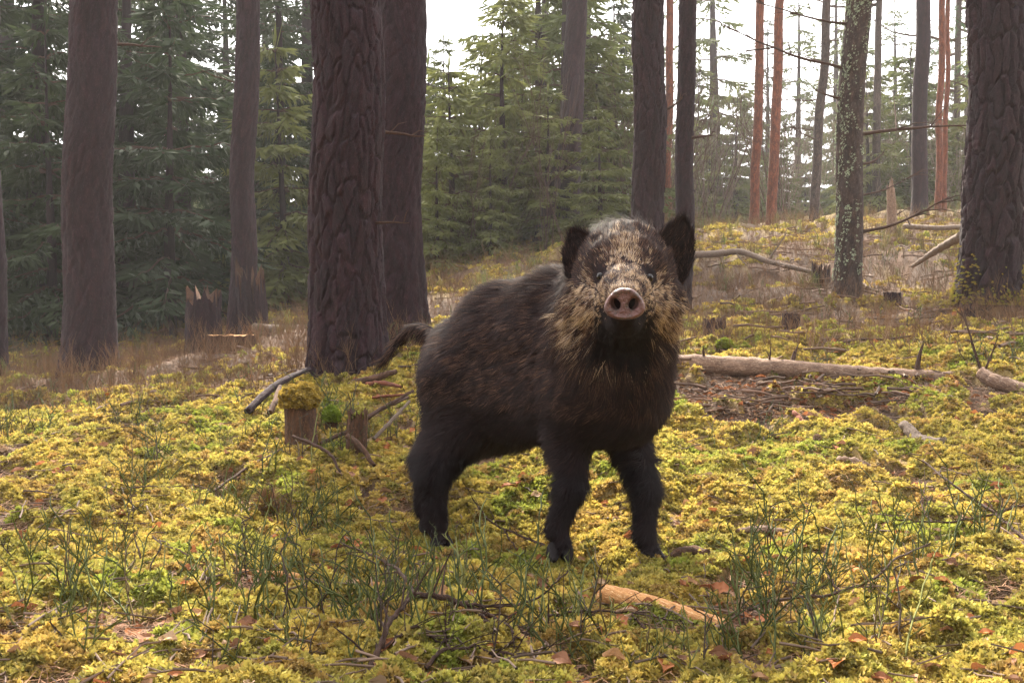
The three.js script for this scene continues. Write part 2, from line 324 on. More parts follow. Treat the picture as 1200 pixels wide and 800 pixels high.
// trunk from base upward: path leans by (lx, lz) metres per metre; relief cut as plates
function trunkGeo(o) {
  const { r0, h, lx = 0, lz = 0, seed = 1, sides = 48, step = 0.03, relief = 0.012, flare = 0.35, plate = 0.05, fine = 3.4, taper = 0.55 } = o;
  const ys = []; for (let y = -0.18; y < fine; y += step) ys.push(y); for (let y = fine; y < h; y += 0.5) ys.push(y); ys.push(h);
  const pos = [], uv = [], idx = [], col = [];
  ys.forEach((y, i) => {
    const t = clamp(y / h), bend = 0.03 * n2(y * 0.5, seed * 7.7), bz = 0.03 * n2(y * 0.5, seed * 3.1 + 50);
    for (let k = 0; k <= sides; k++) {
      const a = (k % sides) / sides * 2 * Math.PI, cx = Math.cos(a), cz = Math.sin(a);
      let R = r0 * (1 - taper * t) * (1 + flare * Math.exp(-Math.max(0, y + 0.05) / (1.1 * r0)) * (1 + 0.5 * n2(cx * 1.6 + seed, cz * 1.6)) + 0.03 * n3(cx * 1.2, y * 0.8, cz * 1.2 + seed));
      let tone = 1, red = 0;
      if (relief && y < fine + 2) {
        const w1 = 0.14 * n3(cx * r0 * 9, y * 5, cz * r0 * 9), w2 = 0.3 * n3(cx * r0 * 12 + 7, y * 4, cz * r0 * 12);
        const [f1, f2, id] = worley3(cx * r0 / plate + seed * 3 + w1, y / (plate * (o.stretch || 2.6)) + w2, cz * r0 / plate + w1);
        R += relief * (smooth(0.0, o.crack || 0.22, f2 - f1) * (0.75 + 0.4 * id) - 0.6) + relief * 0.16 * n3(cx * r0 * 60, y * 22, cz * r0 * 60);
        tone = 0.78 + 0.44 * id; red = 0.12 * (hash2(id * 1e6 | 0, 3) - 0.5);
      }
      col.push(tone * (1 + red), tone, tone * (1 - red));
      pos.push(lx * y + bend * clamp(y) + cx * R, y, lz * y + bz * clamp(y) + cz * R); uv.push(k / sides * 2 * Math.PI * r0, y);
    }
  });
  const s = sides + 1;
  for (let i = 0; i < ys.length - 1; i++) for (let k = 0; k < sides; k++) { const a = i * s + k, b = a + 1, c = a + s, d = c + 1; idx.push(a, c, b, b, c, d); }
  return geom(pos, idx, { uv, color: col });
}
// needle-bearing sprays: narrow leaf-shaped faces
function spray(pos, base, dir, len, wid, rnd, n = 3) {
  const s = V(), up = V();
  for (let i = 0; i < n; i++) {
    const d = dir.clone().add(V((rnd() - 0.5) * 0.5, (rnd() - 0.5) * 0.5, (rnd() - 0.5) * 0.5)).normalize();
    up.set(rnd() - 0.5, rnd() - 0.5, rnd() - 0.5); s.copy(d).cross(up).normalize();
    const L = len * (0.6 + 0.6 * rnd()), w = wid * (0.6 + 0.7 * rnd()), b = base.clone().addScaledVector(dir, len * 0.3 * (rnd() - 0.3)), m = b.clone().addScaledVector(d, L * 0.45), t = b.clone().addScaledVector(d, L);
    pos.push(b.x, b.y, b.z, m.x + s.x * w, m.y + s.y * w, m.z + s.z * w, m.x - s.x * w, m.y - s.y * w, m.z - s.z * w, m.x + s.x * w, m.y + s.y * w, m.z + s.z * w, t.x, t.y, t.z, m.x - s.x * w, m.y - s.y * w, m.z - s.z * w);
  }
}
function spruceGeos(seed, h, r, o = {}) {
  const rnd = rngOf(seed), pos = [], wood = [];
  const { low = 0.05, gap = 0.34, per = 6, density = 1 } = o;
  for (let y = h * low; y < h * 0.985; y += gap * (0.7 + 0.6 * rnd())) {
    const t = y / h, n = Math.max(3, Math.round(per * (1 - 0.4 * t)));
    for (let b = 0; b < n; b++) {
      const a = rnd() * 6.283, L = r * Math.pow(1 - t, 0.75) * (0.45 + 0.65 * rnd()) + 0.12; if (rnd() < 0.1) continue;
      const out = V(Math.cos(a), 0, Math.sin(a)), pts = [];
      const rise = lerp(-0.25, 0.45, t) + (rnd() - 0.5) * 0.3;
      const K = Math.max(4, Math.round(L / 0.12));
      for (let k = 0; k <= K; k++) { const s = k / K; pts.push(V(out.x * L * s, y + L * (rise * s - 0.42 * s * s + 0.22 * s * s * s) + 0.03 * n2(k, b + y * 9), out.z * L * s)); }
      wood.push(tube(pts, [0.012 + 0.008 * L, 0.003], 3, { caps: false }));
      for (let k = 1; k <= K; k++) {
        const s = k / K, side = V(-out.z, 0, out.x), l = (0.16 + 0.42 * L * (1 - s) * Math.min(1, s * 4)) * (0.7 + 0.5 * rnd());
        if (rnd() > density) continue;
        for (const sg of [-1, 1]) {
          const d = out.clone().multiplyScalar(0.75).addScaledVector(side, sg).add(V(0, -0.28 - 0.3 * rnd(), 0)).normalize();
          const m = Math.max(1, Math.round(l / 0.15));
          for (let q = 0; q < m; q++) { const p = pts[k].clone().addScaledVector(d, l * q / m); spray(pos, p, d, 0.21, 0.021, rnd, 3); if (rnd() < 0.7) spray(pos, p, V(d.x * 0.4, -0.8, d.z * 0.4).normalize(), 0.17, 0.018, rnd, 1); }
        }
        if (k === K) spray(pos, pts[k], out, 0.22, 0.016, rnd, 3);
      }
    }
  }
  spray(pos, V(0, h - 0.2, 0), V(0, 1, 0), 0.4, 0.02, rnd, 4);
  return { trunk: tube([V(0, -0.3, 0), V(0.02, h * 0.3, 0), V(0, h * 0.65, 0.02), V(0, h, 0)], [0.016 * h + 0.02, 0.013 * h + 0.01, 0.007 * h, 0.006], 10, { bumps: 0.08, freq: 9 }), limbs: mergeGeometries(wood), crown: geom(pos) };
}
function pineCrownGeo(seed, y0, y1, r, n, lx, lz, o = {}) {
  const rnd = rngOf(seed), pos = [], wood = [];
  for (let i = 0; i < n; i++) {
    const y = lerp(y0, y1, Math.pow((i + rnd()) / n, 0.8)), a = rnd() * 6.283, t = (y - y0) / (y1 - y0), L = r * (1 - 0.65 * t) * (0.5 + 0.6 * rnd()), out = V(Math.cos(a), 0, Math.sin(a)), pts = [];
    for (let k = 0; k <= 6; k++) { const s = k / 6; pts.push(V(lx * y + out.x * L * s + 0.09 * n2(k * 0.8, i + seed), y + L * (0.05 * s + 0.28 * s * s) + 0.09 * n2(k * 0.8, i + seed + 60), lz * y + out.z * L * s)); }
    wood.push(tube(pts, [0.012 + 0.014 * L, 0.004], 5, { caps: false }));
    for (let k = 2; k <= 6; k++) for (let q = 0; q < (o.clumps || 3); q++) {
      const tip = pts[k].clone().add(V((rnd() - 0.5) * 0.55, (rnd() - 0.2) * 0.35, (rnd() - 0.5) * 0.55).multiplyScalar(0.5 + 0.4 * L / r));
      wood.push(tube([pts[k], tip], [0.006, 0.003], 3, { caps: false }));
      for (let m = 0; m < 12; m++) spray(pos, tip, V(rnd() - 0.5, rnd() - 0.25, rnd() - 0.5).normalize(), 0.13, 0.006, rnd, 1);
    }
  }
  return { limbs: mergeGeometries(wood), crown: geom(pos) };
}
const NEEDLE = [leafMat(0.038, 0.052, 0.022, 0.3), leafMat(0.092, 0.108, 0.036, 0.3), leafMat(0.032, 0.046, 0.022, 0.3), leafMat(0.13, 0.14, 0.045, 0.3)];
const pineNeedle = leafMat(0.07, 0.12, 0.06, 0.3);

// dead side branch for a trunk
function deadBranch(from, dir, len, r, seed, twigs = 3) {
  const rnd = rngOf(seed), pts = [], gs = []; let p = from.clone(), d = dir.clone().normalize();
  for (let i = 0; i <= 7; i++) { pts.push(p.clone()); p = p.clone().addScaledVector(d, len / 7); d.add(V((rnd() - 0.5) * 0.28, (rnd() - 0.5) * 0.28 + 0.03, (rnd() - 0.5) * 0.28)).normalize(); }
  gs.push(tube(pts, [r, r * 0.25], 6, { caps: false }));
  for (let k = 0; k < twigs; k++) {
    const q = pts[2 + Math.floor(rnd() * 5)], e = d.clone().add(V(rnd() - 0.5, rnd() - 0.4, rnd() - 0.5).multiplyScalar(1.6)).normalize(), L = len * (0.2 + 0.25 * rnd());
    gs.push(tube([q, q.clone().addScaledVector(e, L * 0.5).add(V(0, 0.02, 0)), q.clone().addScaledVector(e, L)], [r * 0.4, r * 0.12], 4, { caps: false }));
  }
  return mergeGeometries(gs);
}

// ------------------------------------------------------------------ the pines
// [base px, depth, width px at chest height, lean px/m-free top px at y=0, material, label, options]
const trees = [
  ['pine_tree', 103, 8.0, 58, 112, 'darkBark', 'thick dark pine trunk standing alone before the dark spruces', { sides: 84, step: 0.022 }],
  ['pine_tree', -22, 9.0, 50, -20, 'darkBark', 'dark pine trunk cut off by the frame beyond the lone thick one', {}],
  ['pine_tree', 280, 10.6, 30, 292, 'darkBark', 'slim leaning dark pine trunk rising between two old broken stumps', { sides: 60 }],
  ['pine_tree', 408, 6.1, 86, 408, 'darkBark', 'broadest dark pine trunk, close behind the mossy stumps', { sides: 168, step: 0.011, relief: 0.018, plate: 0.055, stretch: 3.4, crack: 0.18, flare: 0.28 }],
  ['pine_tree', 466, 7.7, 62, 470, 'darkBark', 'dark pine trunk half hidden behind the broadest trunk', { sides: 84, step: 0.02 }],
  ['pine_tree', 663, 14, 27, 674, 'darkBark', 'dark hazy trunk wrapped in green foliage behind the boar\'s back', { sides: 44 }],
  ['pine_tree', 755, 8.2, 38, 760, 'darkBark', 'straight plated pine trunk rising directly behind the boar\'s head', { sides: 110, step: 0.013, relief: 0.017, plate: 0.055, stretch: 3, crack: 0.18, flare: 0.15 }],
  ['pine_tree', 799, 8.6, 22, 803, 'darkBark', 'slim grey brown pine trunk beside the boar\'s ear', { sides: 56, step: 0.02, relief: 0.007, plate: 0.035, flare: 0.12 }],
  ['pine_tree', 782, 19, 10, 783, 'redBark', 'thin reddish pine trunk seen between two darker trunks behind the boar', { sides: 24, relief: 0.004 }],
  ['pine_tree', 883, 18, 11, 888, 'redBark', 'thin orange barked pine with darker base on the bank crest', { sides: 24, relief: 0.004 }],
  ['pine_tree', 903, 17, 12, 912, 'redBark', 'bright orange barked leaning pine on the bank crest', { sides: 24, relief: 0.004 }],
  ['pine_tree', 953, 18, 11, 966, 'greyBark', 'thin grey pine with many bare side branches', { sides: 24, relief: 0.004, dead: 9 }],
  ['pine_tree', 992, 8.0, 31, 1000, 'greyBark', 'grey trunk crusted with pale green lichen on the bank', { sides: 84, step: 0.018, relief: 0.007, plate: 0.03, flare: 0.3, dead: 9, lichen: 1 }],
  ['pine_tree', 1076, 16, 18, 1078, 'darkBark', 'slender purplish brown pine on the bank crest beside the twin red pine', { sides: 36, relief: 0.006 }],
  ['pine_tree', 1098, 17, 8, 1099, 'redBark', 'reddish pine, thicker stem of the close pair on the crest', { sides: 24, relief: 0.004 }],
  ['pine_tree', 1105, 17.4, 6, 1108, 'redBark', 'reddish pine, thinner stem of the close pair on the crest', { sides: 20, relief: 0.004 }],
  ['pine_tree', 1160, 6.8, 66, 1164, 'darkBark', 'big dark pine trunk with deeply cracked bark and mossy foot', { sides: 168, step: 0.011, relief: 0.028, plate: 0.07, stretch: 3, crack: 0.17, flare: 0.22 }],
  ['pine_tree', 1216, 13, 26, 1218, 'greyBark', 'grey pine trunk showing past the big cracked trunk', { sides: 40 }],
];
const treeAt = {};
trees.forEach(([name, px, depth, wpx, top, mt, label, o], i) => {
  const p = pix(px, 350, depth); p.y = groundH(p.x, p.z);
  const r0 = wpx / 2 / FPX * depth, ytop = pix(px, 0, depth).y - p.y, lx = (top - px) / FPX * depth / ytop, h = 11 + 5 * hash2(i, 3);
  const t = thing(name, label, 'tree', p);
  part(t, 'trunk', trunkGeo({ r0, h, lx, seed: i + 1, ...o }), plated(M[mt]));
  const cg = pineCrownGeo(100 + i, Math.max(7, h * 0.7), h + 0.5, 1.3, 9, lx, 0);
  part(t, 'limbs', cg.limbs, M[mt], 'stuff'); part(t, 'crown', cg.crown, pineNeedle);
  const rnd = rngOf(400 + i), nd = o.dead ?? (depth > 12 ? 4 : 2);
  for (let k = 0; k < nd; k++) {
    const y = o.dead ? lerp(0.6, 3.2, (k + rnd() * 0.8) / nd) * (depth / 8) * (depth > 12 ? 0.75 : 0.8) : (1.2 + 2.6 * rnd()) * depth / 9, a = rnd() < 0.5 ? (rnd() - 0.5) * 1.2 : Math.PI + (rnd() - 0.5) * 1.2, d = V(Math.cos(a), 0.1 + 0.3 * (rnd() - 0.4), Math.sin(a));
    const L = o.dead ? 0.25 + 0.8 * rnd() : 0.12 + 0.3 * rnd();
    part(t, 'branch', deadBranch(V(lx * y, y, 0).addScaledVector(d, r0 * 0.75), d, L, 0.008 + 0.008 * rnd(), 900 + i * 20 + k, L > 0.5 ? 5 : 2), M.twig);
  }
  if (o.lichen) {
    const list = [], q = new THREE.Quaternion(), rl = rngOf(77), tuft = tuftGeo(55, 9, 0.1);
    for (let k = 0; k < 9000; k++) {
      const y = 0.15 + 3.1 * rl(), a = rl() * 6.283, cx = Math.cos(a), cz = Math.sin(a), w = fbm2(y * 2.6 + 5, cx * 1.3 + cz * 0.7, 4) + 0.25 * smooth(0.5, 2.5, y) - 0.25 * cx - 0.12;
      if (w + 0.1 * n3(y * 22, cx * 3, cz * 3) < 0.13) continue;
      const s = 0.006 + 0.015 * rl() * rl(); q.setFromUnitVectors(V(0, 1, 0), V(cx, 0.1, cz).normalize());
      const rr = r0 * (1 - 0.55 * y / h) + 0.002 + 0.3 * r0 * Math.exp(-y / (1.1 * r0)), bend = 0.03 * n2(y * 0.5, (i + 1) * 7.7), bz = 0.03 * n2(y * 0.5, (i + 1) * 3.1 + 50);
      const v = 0.75 + 0.5 * rl();
      list.push([new THREE.Matrix4().compose(V(lx * y + bend * clamp(y) + cx * rr, y, bz * clamp(y) + cz * rr), q, V(s, s * 0.8, s)), lin(0.40 * v, 0.46 * v, 0.33 * v)]);
    }
    instanced('lichen', tuft, mat(1, 1, 1, 1), list, t);
  }
  treeAt[i] = { t, p, r0, lx };
  add(t);
});
console.log('pines');
{ // moss round the foot of the big cracked pine
  const { t, r0 } = treeAt[16], list = [], rnd = rngOf(66), q = new THREE.Quaternion();
  for (let k = 0; k < 1000; k++) {
    const a = rnd() * 6.283, y = 0.28 * Math.pow(rnd(), 2) * (0.6 + n2(Math.cos(a) * 2, Math.sin(a) * 2)), R = r0 * (1 + 0.30 * Math.exp(-Math.max(0, y) / (1.1 * r0))) + 0.006, s = 0.008 + 0.008 * rnd();
    if (y < 0) continue;
    q.setFromUnitVectors(V(0, 1, 0), V(Math.cos(a), 0.5, Math.sin(a)).normalize());
    list.push([new THREE.Matrix4().compose(V(Math.cos(a) * R, y, Math.sin(a) * R), q, V(s, s, s)), lin(0.22 + 0.12 * rnd(), 0.24, 0.035)]);
  }
  instanced('moss', tuftGeo(56, 14, 0), mossMat, list, t);
}
{ // leaning thin dead trunk beside the hazy one
  const a = pix(628, 305, 13.4), b = pix(652, 205, 13.6), c = pix(676, 90, 13.9); a.y = groundH(a.x, a.z) - 0.1;
  const t = thing('leaning_trunk', 'thin dead trunk leaning against the hazy foliage wrapped trunk', 'tree', a);
  part(t, 'trunk', tube(curve([V(0, 0, 0), b.sub(a), c.sub(a)], 20, 0.02), [0.09, 0.05], 12, { bumps: 0.1, freq: 8 }), M.darkBark);
  part(t, 'branch', deadBranch(V(0.15, 0.9, 0), V(1, 0.7, 0.2), 0.7, 0.014, 5), M.twig); add(t);
}
{ // broken snag
  const b = onGround(1043, 12), t = thing('broken_snag', 'pale broken dead snag standing on the bank before the far shrubs', 'snag', b), pts = [];
  const h = pix(1043, 212, 12).y - b.y, g = tube(curve([V(0, -0.1, 0), V(0.01, h * 0.5, 0), V(-0.01, h * 0.86, 0)], 26), [0.062, 0.05, 0.046], 18, { bumps: 0.1, freq: 14 });
  const P = g.attributes.position; for (let i = 0; i < P.count; i++) if (P.getY(i) > h * 0.8) P.setY(i, h * 0.8 + 0.09 * (0.5 + n2(P.getX(i) * 30, P.getZ(i) * 30)) * (P.getX(i) < 0.01 ? 1.5 : 0.7));
  g.computeVertexNormals(); part(t, 'trunk', g, M.barelog); part(t, 'branch', deadBranch(V(0.03, h * 0.35, 0), V(1, 0.5, 0.3), 0.2, 0.01, 8, 1), M.twig); add(t);
}

// ------------------------------------------------------------------ background spruces
{
  const kinds = [spruceGeos(201, 8.5, 2.3, { low: 0.04, per: 7 }), spruceGeos(202, 6.5, 1.9, { low: 0.03, per: 7 }), spruceGeos(203, 10.5, 2.1, { low: 0.06, per: 6 }), spruceGeos(204, 3.6, 1.3, { low: 0.03, per: 7, gap: 0.26 }), spruceGeos(205, 7.5, 1.5, { low: 0.1, per: 5, density: 0.6 })];
  const rnd = rngOf(300);
  function spruce(px, depth, k, s, m, label, group) {
    const p = pix(px, 350, depth); p.y = groundH(p.x, p.z);
    const t = thing('spruce_tree', label, 'tree', p, group); t.rotation.set((rnd() - 0.5) * 0.07, rnd() * 6.28, (rnd() - 0.5) * 0.07); t.scale.set(s * (0.85 + 0.35 * rnd()), s * (0.9 + 0.2 * rnd()), s * (0.85 + 0.35 * rnd()));
    part(t, 'trunk', kinds[k].trunk, M.darkBark); part(t, 'limbs', kinds[k].limbs, M.twig, 'stuff'); part(t, 'crown', kinds[k].crown, NEEDLE[m]); add(t);
  }
  const L1 = 'dense dark green spruce in the shaded thicket behind the thick trunks', G1 = 'spruces in the dark thicket';
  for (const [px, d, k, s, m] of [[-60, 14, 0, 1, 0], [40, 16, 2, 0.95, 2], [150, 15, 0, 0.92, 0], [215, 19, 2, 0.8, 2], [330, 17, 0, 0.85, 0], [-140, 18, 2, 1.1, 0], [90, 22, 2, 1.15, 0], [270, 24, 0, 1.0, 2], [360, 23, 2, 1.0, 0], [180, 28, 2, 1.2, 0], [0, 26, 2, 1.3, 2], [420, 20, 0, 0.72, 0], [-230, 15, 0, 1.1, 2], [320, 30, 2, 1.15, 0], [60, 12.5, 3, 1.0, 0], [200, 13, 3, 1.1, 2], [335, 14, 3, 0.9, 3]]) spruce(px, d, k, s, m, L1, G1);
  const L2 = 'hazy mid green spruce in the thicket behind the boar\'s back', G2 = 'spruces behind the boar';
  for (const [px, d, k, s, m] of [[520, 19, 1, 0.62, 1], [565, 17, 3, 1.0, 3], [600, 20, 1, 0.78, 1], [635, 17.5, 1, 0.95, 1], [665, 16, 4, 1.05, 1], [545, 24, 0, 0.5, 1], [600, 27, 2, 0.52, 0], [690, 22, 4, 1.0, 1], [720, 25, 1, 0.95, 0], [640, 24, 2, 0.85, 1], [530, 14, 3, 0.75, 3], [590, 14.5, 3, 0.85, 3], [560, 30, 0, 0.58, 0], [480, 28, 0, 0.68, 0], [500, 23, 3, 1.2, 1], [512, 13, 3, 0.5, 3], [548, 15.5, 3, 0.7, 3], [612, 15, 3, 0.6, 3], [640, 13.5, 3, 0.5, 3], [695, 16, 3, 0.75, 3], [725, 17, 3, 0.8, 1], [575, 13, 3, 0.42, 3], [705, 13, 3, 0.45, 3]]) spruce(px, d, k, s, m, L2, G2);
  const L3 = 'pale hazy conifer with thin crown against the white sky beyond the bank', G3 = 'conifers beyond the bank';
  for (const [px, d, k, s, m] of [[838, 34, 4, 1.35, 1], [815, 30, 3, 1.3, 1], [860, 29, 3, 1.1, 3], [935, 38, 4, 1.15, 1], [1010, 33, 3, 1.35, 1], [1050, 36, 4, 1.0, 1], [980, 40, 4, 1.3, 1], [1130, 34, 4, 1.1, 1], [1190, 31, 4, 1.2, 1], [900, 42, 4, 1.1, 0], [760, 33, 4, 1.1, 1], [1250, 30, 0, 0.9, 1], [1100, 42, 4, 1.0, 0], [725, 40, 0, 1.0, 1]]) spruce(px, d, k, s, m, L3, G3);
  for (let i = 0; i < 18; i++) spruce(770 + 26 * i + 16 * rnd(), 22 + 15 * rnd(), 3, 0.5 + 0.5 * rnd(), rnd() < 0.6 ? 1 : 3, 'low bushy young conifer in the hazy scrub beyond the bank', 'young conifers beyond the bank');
  // far woods that read as one mass
  const list = [], e = new THREE.Quaternion();
  for (let i = 0; i < 110; i++) { const px = -500 + 2200 * rnd(), d = 44 + 30 * rnd(), p = pix(px, 350, d), right = px > 780 && px < 1200; p.y = groundH(p.x, p.z); const s = (right ? 0.6 : 0.95) * (0.75 + 0.5 * rnd()); e.setFromAxisAngle(V(0, 1, 0), rnd() * 6.28); list.push([new THREE.Matrix4().compose(p, e, V(s, s, s)), lin(0.9 + 0.2 * rnd(), 1, 0.95)]); }
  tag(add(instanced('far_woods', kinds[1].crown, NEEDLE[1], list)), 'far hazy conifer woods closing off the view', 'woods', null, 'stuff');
  // unseen spruces added behind the camera to shade what faces it
  const back = [];
  for (let i = 0; i < 34; i++) { const a = (rnd() - 0.5) * 3.3, d = 5 + 11 * rnd(), x = Math.sin(a) * d, z = 1.5 + Math.cos(a) * d, s = 0.9 + 0.4 * rnd(); e.setFromAxisAngle(V(0, 1, 0), rnd() * 6.28); back.push([new THREE.Matrix4().compose(V(x, groundH(x, z), z), e, V(s, s, s)), lin(1, 1, 1)]); }
  tag(add(instanced('shade_woods', kinds[0].crown, NEEDLE[0], back)), 'unseen spruce wood added behind the viewer to block front sky light', 'woods', null, 'stuff');
  // pines with low green boughs at the right
  for (const [px, d, y0, y1, r, lab] of [[1026, 22, 4.2, 8, 2.2, 'green needled pine with low boughs behind the lichen crusted trunk'], [1118, 24, 2.6, 8.5, 2.4, 'green needled pine filling the gap beside the big cracked trunk'], [1215, 18, 1.5, 7, 2.2, 'green needled pine beyond the big cracked trunk\'s outer edge']]) {
    const p = pix(px, 350, d); p.y = groundH(p.x, p.z); const t = thing('young_pine', lab, 'tree', p), g = pineCrownGeo(px, y0, y1, r, 26, 0, 0, { clumps: 5 });
    part(t, 'trunk', trunkGeo({ r0: 0.09, h: y1, seed: px, sides: 14, relief: 0, step: 0.2 }), M.greyBark); part(t, 'limbs', g.limbs, M.twig, 'stuff'); part(t, 'crown', g.crown, pineNeedle); add(t);
  }
}
console.log('spruces', scene.children.filter(c=>c.name==='spruce_tree'||/^spruce_tree_00[1-9]/.test(c.name)).map(c=>c.children[2].geometry.attributes.position.count/3).join());

// ------------------------------------------------------------------ bare shrubs beyond the bank
function shrubGeo(seed, h, n, spread, r0 = 0.009) {
  const rnd = rngOf(seed), gs = [];
  (function grow() {
    const rec = (p, d, L, r, lev) => {
      const pts = [p]; let q = p.clone(), e = d.clone(); const K = 4;
      for (let i = 0; i < K; i++) { e.add(V((rnd() - 0.5) * 0.35, (rnd() - 0.35) * 0.25, (rnd() - 0.5) * 0.35)).normalize(); q = q.clone().addScaledVector(e, L / K); pts.push(q); }
      gs.push(tube(pts, [r, r * 0.45], 3, { caps: false }));
      if (lev > 0) for (let b = 0; b < 3 + (rnd() < 0.5 ? 1 : 0); b++) rec(pts[1 + Math.floor(rnd() * K)], e.clone().add(V((rnd() - 0.5) * 1.5, (rnd() - 0.2) * 0.8, (rnd() - 0.5) * 1.5)).normalize(), L * (0.4 + 0.25 * rnd()), r * 0.5, lev - 1);
    };
    for (let i = 0; i < n; i++) rec(V((rnd() - 0.5) * spread * 0.4, -0.05, (rnd() - 0.5) * spread * 0.4), V((rnd() - 0.5) * spread, 1, (rnd() - 0.5) * spread).normalize(), h * (0.6 + 0.4 * rnd()), r0, 2);
  })();
  return mergeGeometries(gs);
}
{
  const kinds = [shrubGeo(501, 2.6, 7, 0.9), shrubGeo(502, 1.9, 9, 1.3), shrubGeo(503, 3.4, 5, 0.7, 0.014)], rnd = rngOf(510);
  const spots = [];
  for (let i = 0; i < 64; i++) spots.push([790 + 440 * rnd(), 19 + 14 * rnd(), Math.floor(rnd() * 3), 0.55 + 0.5 * rnd()]);
  for (let i = 0; i < 12; i++) spots.push([690 + 100 * rnd(), 15 + 9 * rnd(), Math.floor(rnd() * 3), 0.7 + 0.5 * rnd()]);
  for (let i = 0; i < 10; i++) spots.push([505 + 190 * rnd(), 12.5 + 6 * rnd(), Math.floor(rnd() * 2), 0.5 + 0.4 * rnd()]);
  for (const [px, d, k, s] of spots) {
    const p = pix(px, 350, d); p.y = groundH(p.x, p.z);
    const m = new THREE.Mesh(kinds[k], px > 800 && k !== 2 ? M.greyTwig : M.twig); m.name = numbered('bare_shrub'); m.position.copy(p); m.rotation.y = rnd() * 6.28; m.scale.setScalar(s);
    tag(m, 'bare twiggy grey shrub in the hazy scrub beyond the bank', 'shrub', 'bare shrubs beyond the bank'); add(m);
  }
}
console.log('shrubs');

// ------------------------------------------------------------------ stumps
function stump(px, depth, r, h, o = {}) {
  const p = onGround(px, depth, -0.02), t = thing(o.name || 'tree_stump', o.label, 'stump', p), sides = 56, rows = 22, pos = [], uv = [], idx = [], sd = o.seed || px;
  for (let i = 0; i <= rows; i++) for (let k = 0; k <= sides; k++) {
    const s = i / rows, a = (k % sides) / sides * 6.2832, cx = Math.cos(a), cz = Math.sin(a), jag = (o.jag || 0.05) * (n2(cx * 2.6 + sd, cz * 2.6) + 0.6 * n2(cx * 9, cz * 9 + sd)), y = -0.08 + (h + 0.08 + jag * h) * s;
    const R = r * (1 + 0.4 * Math.exp(-s * 5) * (1 + 0.5 * n2(cx * 1.7, cz * 1.7 + sd)) + 0.06 * n2(a * 5 > 16 ? cx * 9 : cx * 9, cz * 9 + 3) + 0.07 * n3(cx * 4, y * 3, cz * 4) + 0.035 * n3(cx * 16, y * 5, cz * 16));
    pos.push(cx * R + (o.lean || 0) * y, y, cz * R); uv.push(k / sides * 6.28 * r, y);
  }
  const w = sides + 1; for (let i = 0; i < rows; i++) for (let k = 0; k < sides; k++) { const a = i * w + k; idx.push(a, a + w, a + 1, a + 1, a + w, a + w + 1); }
  part(t, 'bark', geom(pos, idx, { uv }), o.mat || M.oldWood);
  { // sawn or broken top, slightly sunk inside the bark
    const P = [], I = [], U = []; P.push((o.lean || 0) * h, h * 0.9, 0); U.push(0, 0);
    for (let k = 0; k <= sides; k++) { const j = (rows * w + k) * 3; P.push(pos[j] * 0.99, pos[j + 1] - 0.004, pos[j + 2] * 0.99); U.push(pos[j] * 3, pos[j + 2] * 3); if (k) I.push(0, k + 1, k); }
    part(t, 'top', geom(P, I, { uv: U }), o.topMat || M.oldWood);
  }
  if (o.moss) {
    const sphere = new THREE.SphereGeometry(1, 40, 24, 0, 6.2832, 0, 2.0), P = sphere.attributes.position, R = r * o.moss;
    for (let i = 0; i < P.count; i++) { const v = V(P.getX(i), P.getY(i), P.getZ(i)), q = 1 + 0.24 * n3(v.x * 2.2 + sd, v.y * 2.2, v.z * 2.2) + 0.08 * n3(v.x * 6, v.y * 6, v.z * 6); P.setXYZ(i, v.x * R * q + (o.lean || 0) * h, h * 0.97 + v.y * R * (o.capH || 0.45) * q, v.z * R * q); }
    sphere.computeVertexNormals(); const c = o.mossCol || [0.32, 0.24, 0.04];
    const cap = part(t, 'moss_cap', sphere, mat(...c.map((x) => x * 0.8), 1)), rnd = rngOf(sd), list = [], qq = new THREE.Quaternion();
    for (const [q, n] of scatter(sphere, Math.round(260 + 26000 * R * R * 4), rnd)) { const s = 0.008 + 0.009 * rnd(), v = 0.7 + 0.6 * rnd(); qq.setFromUnitVectors(V(0, 1, 0), n); list.push([new THREE.Matrix4().compose(q, qq, V(s, s, s)), lin(c[0] * v, c[1] * v, c[2] * v)]); }
    instanced('moss', tuftGeo(sd + 3, 14, 0), mossMat, list, cap);
  }
  add(t); return t;
}
stump(351, 4.4, 0.062, 0.2, { label: 'upright stump with a thick rounded cap of golden moss', moss: 1.22, capH: 0.85, mossCol: [0.34, 0.24, 0.05], seed: 3 });
stump(387, 4.6, 0.026, 0.1, { label: 'tiny stump coated all over in bright green moss', moss: 1.3, capH: 1.2, mossCol: [0.2, 0.26, 0.03], seed: 4 });
stump(416, 4.22, 0.04, 0.155, { label: 'small splintered brown stump beside leaning sticks', jag: 0.3, moss: 0.7, capH: 0.3, mossCol: [0.24, 0.24, 0.04], seed: 5, lean: 0.05 });
stump(925, 6.6, 0.052, 0.17, { label: 'short dark cut stump above the fallen trunk', mat: M.darkBark, seed: 6, lean: 0.1 });
stump(838, 6.7, 0.07, 0.13, { label: 'low wide rotten stump behind the boar\'s cheek', jag: 0.3, mat: M.darkBark, seed: 7 });
stump(850, 5.9, 0.03, 0.08, { label: 'low mossy stub just above the fallen trunk\'s thick end', moss: 1.3, capH: 0.8, mossCol: [0.2, 0.23, 0.03], seed: 8 });
stump(1046, 7.6, 0.058, 0.09, { label: 'low dark stump between the lichen trunk and the big pine', mat: M.darkBark, seed: 9 });
stump(962, 9.0, 0.075, 0.16, { label: 'dark stump at the broken end of the bare dead bough', jag: 0.4, mat: M.darkBark, seed: 10 });
stump(238, 9.8, 0.15, 0.52, { label: 'ragged dark stump beside the slim leaning pine', jag: 0.25, mat: M.darkBark, seed: 11, name: 'broken_stump' });
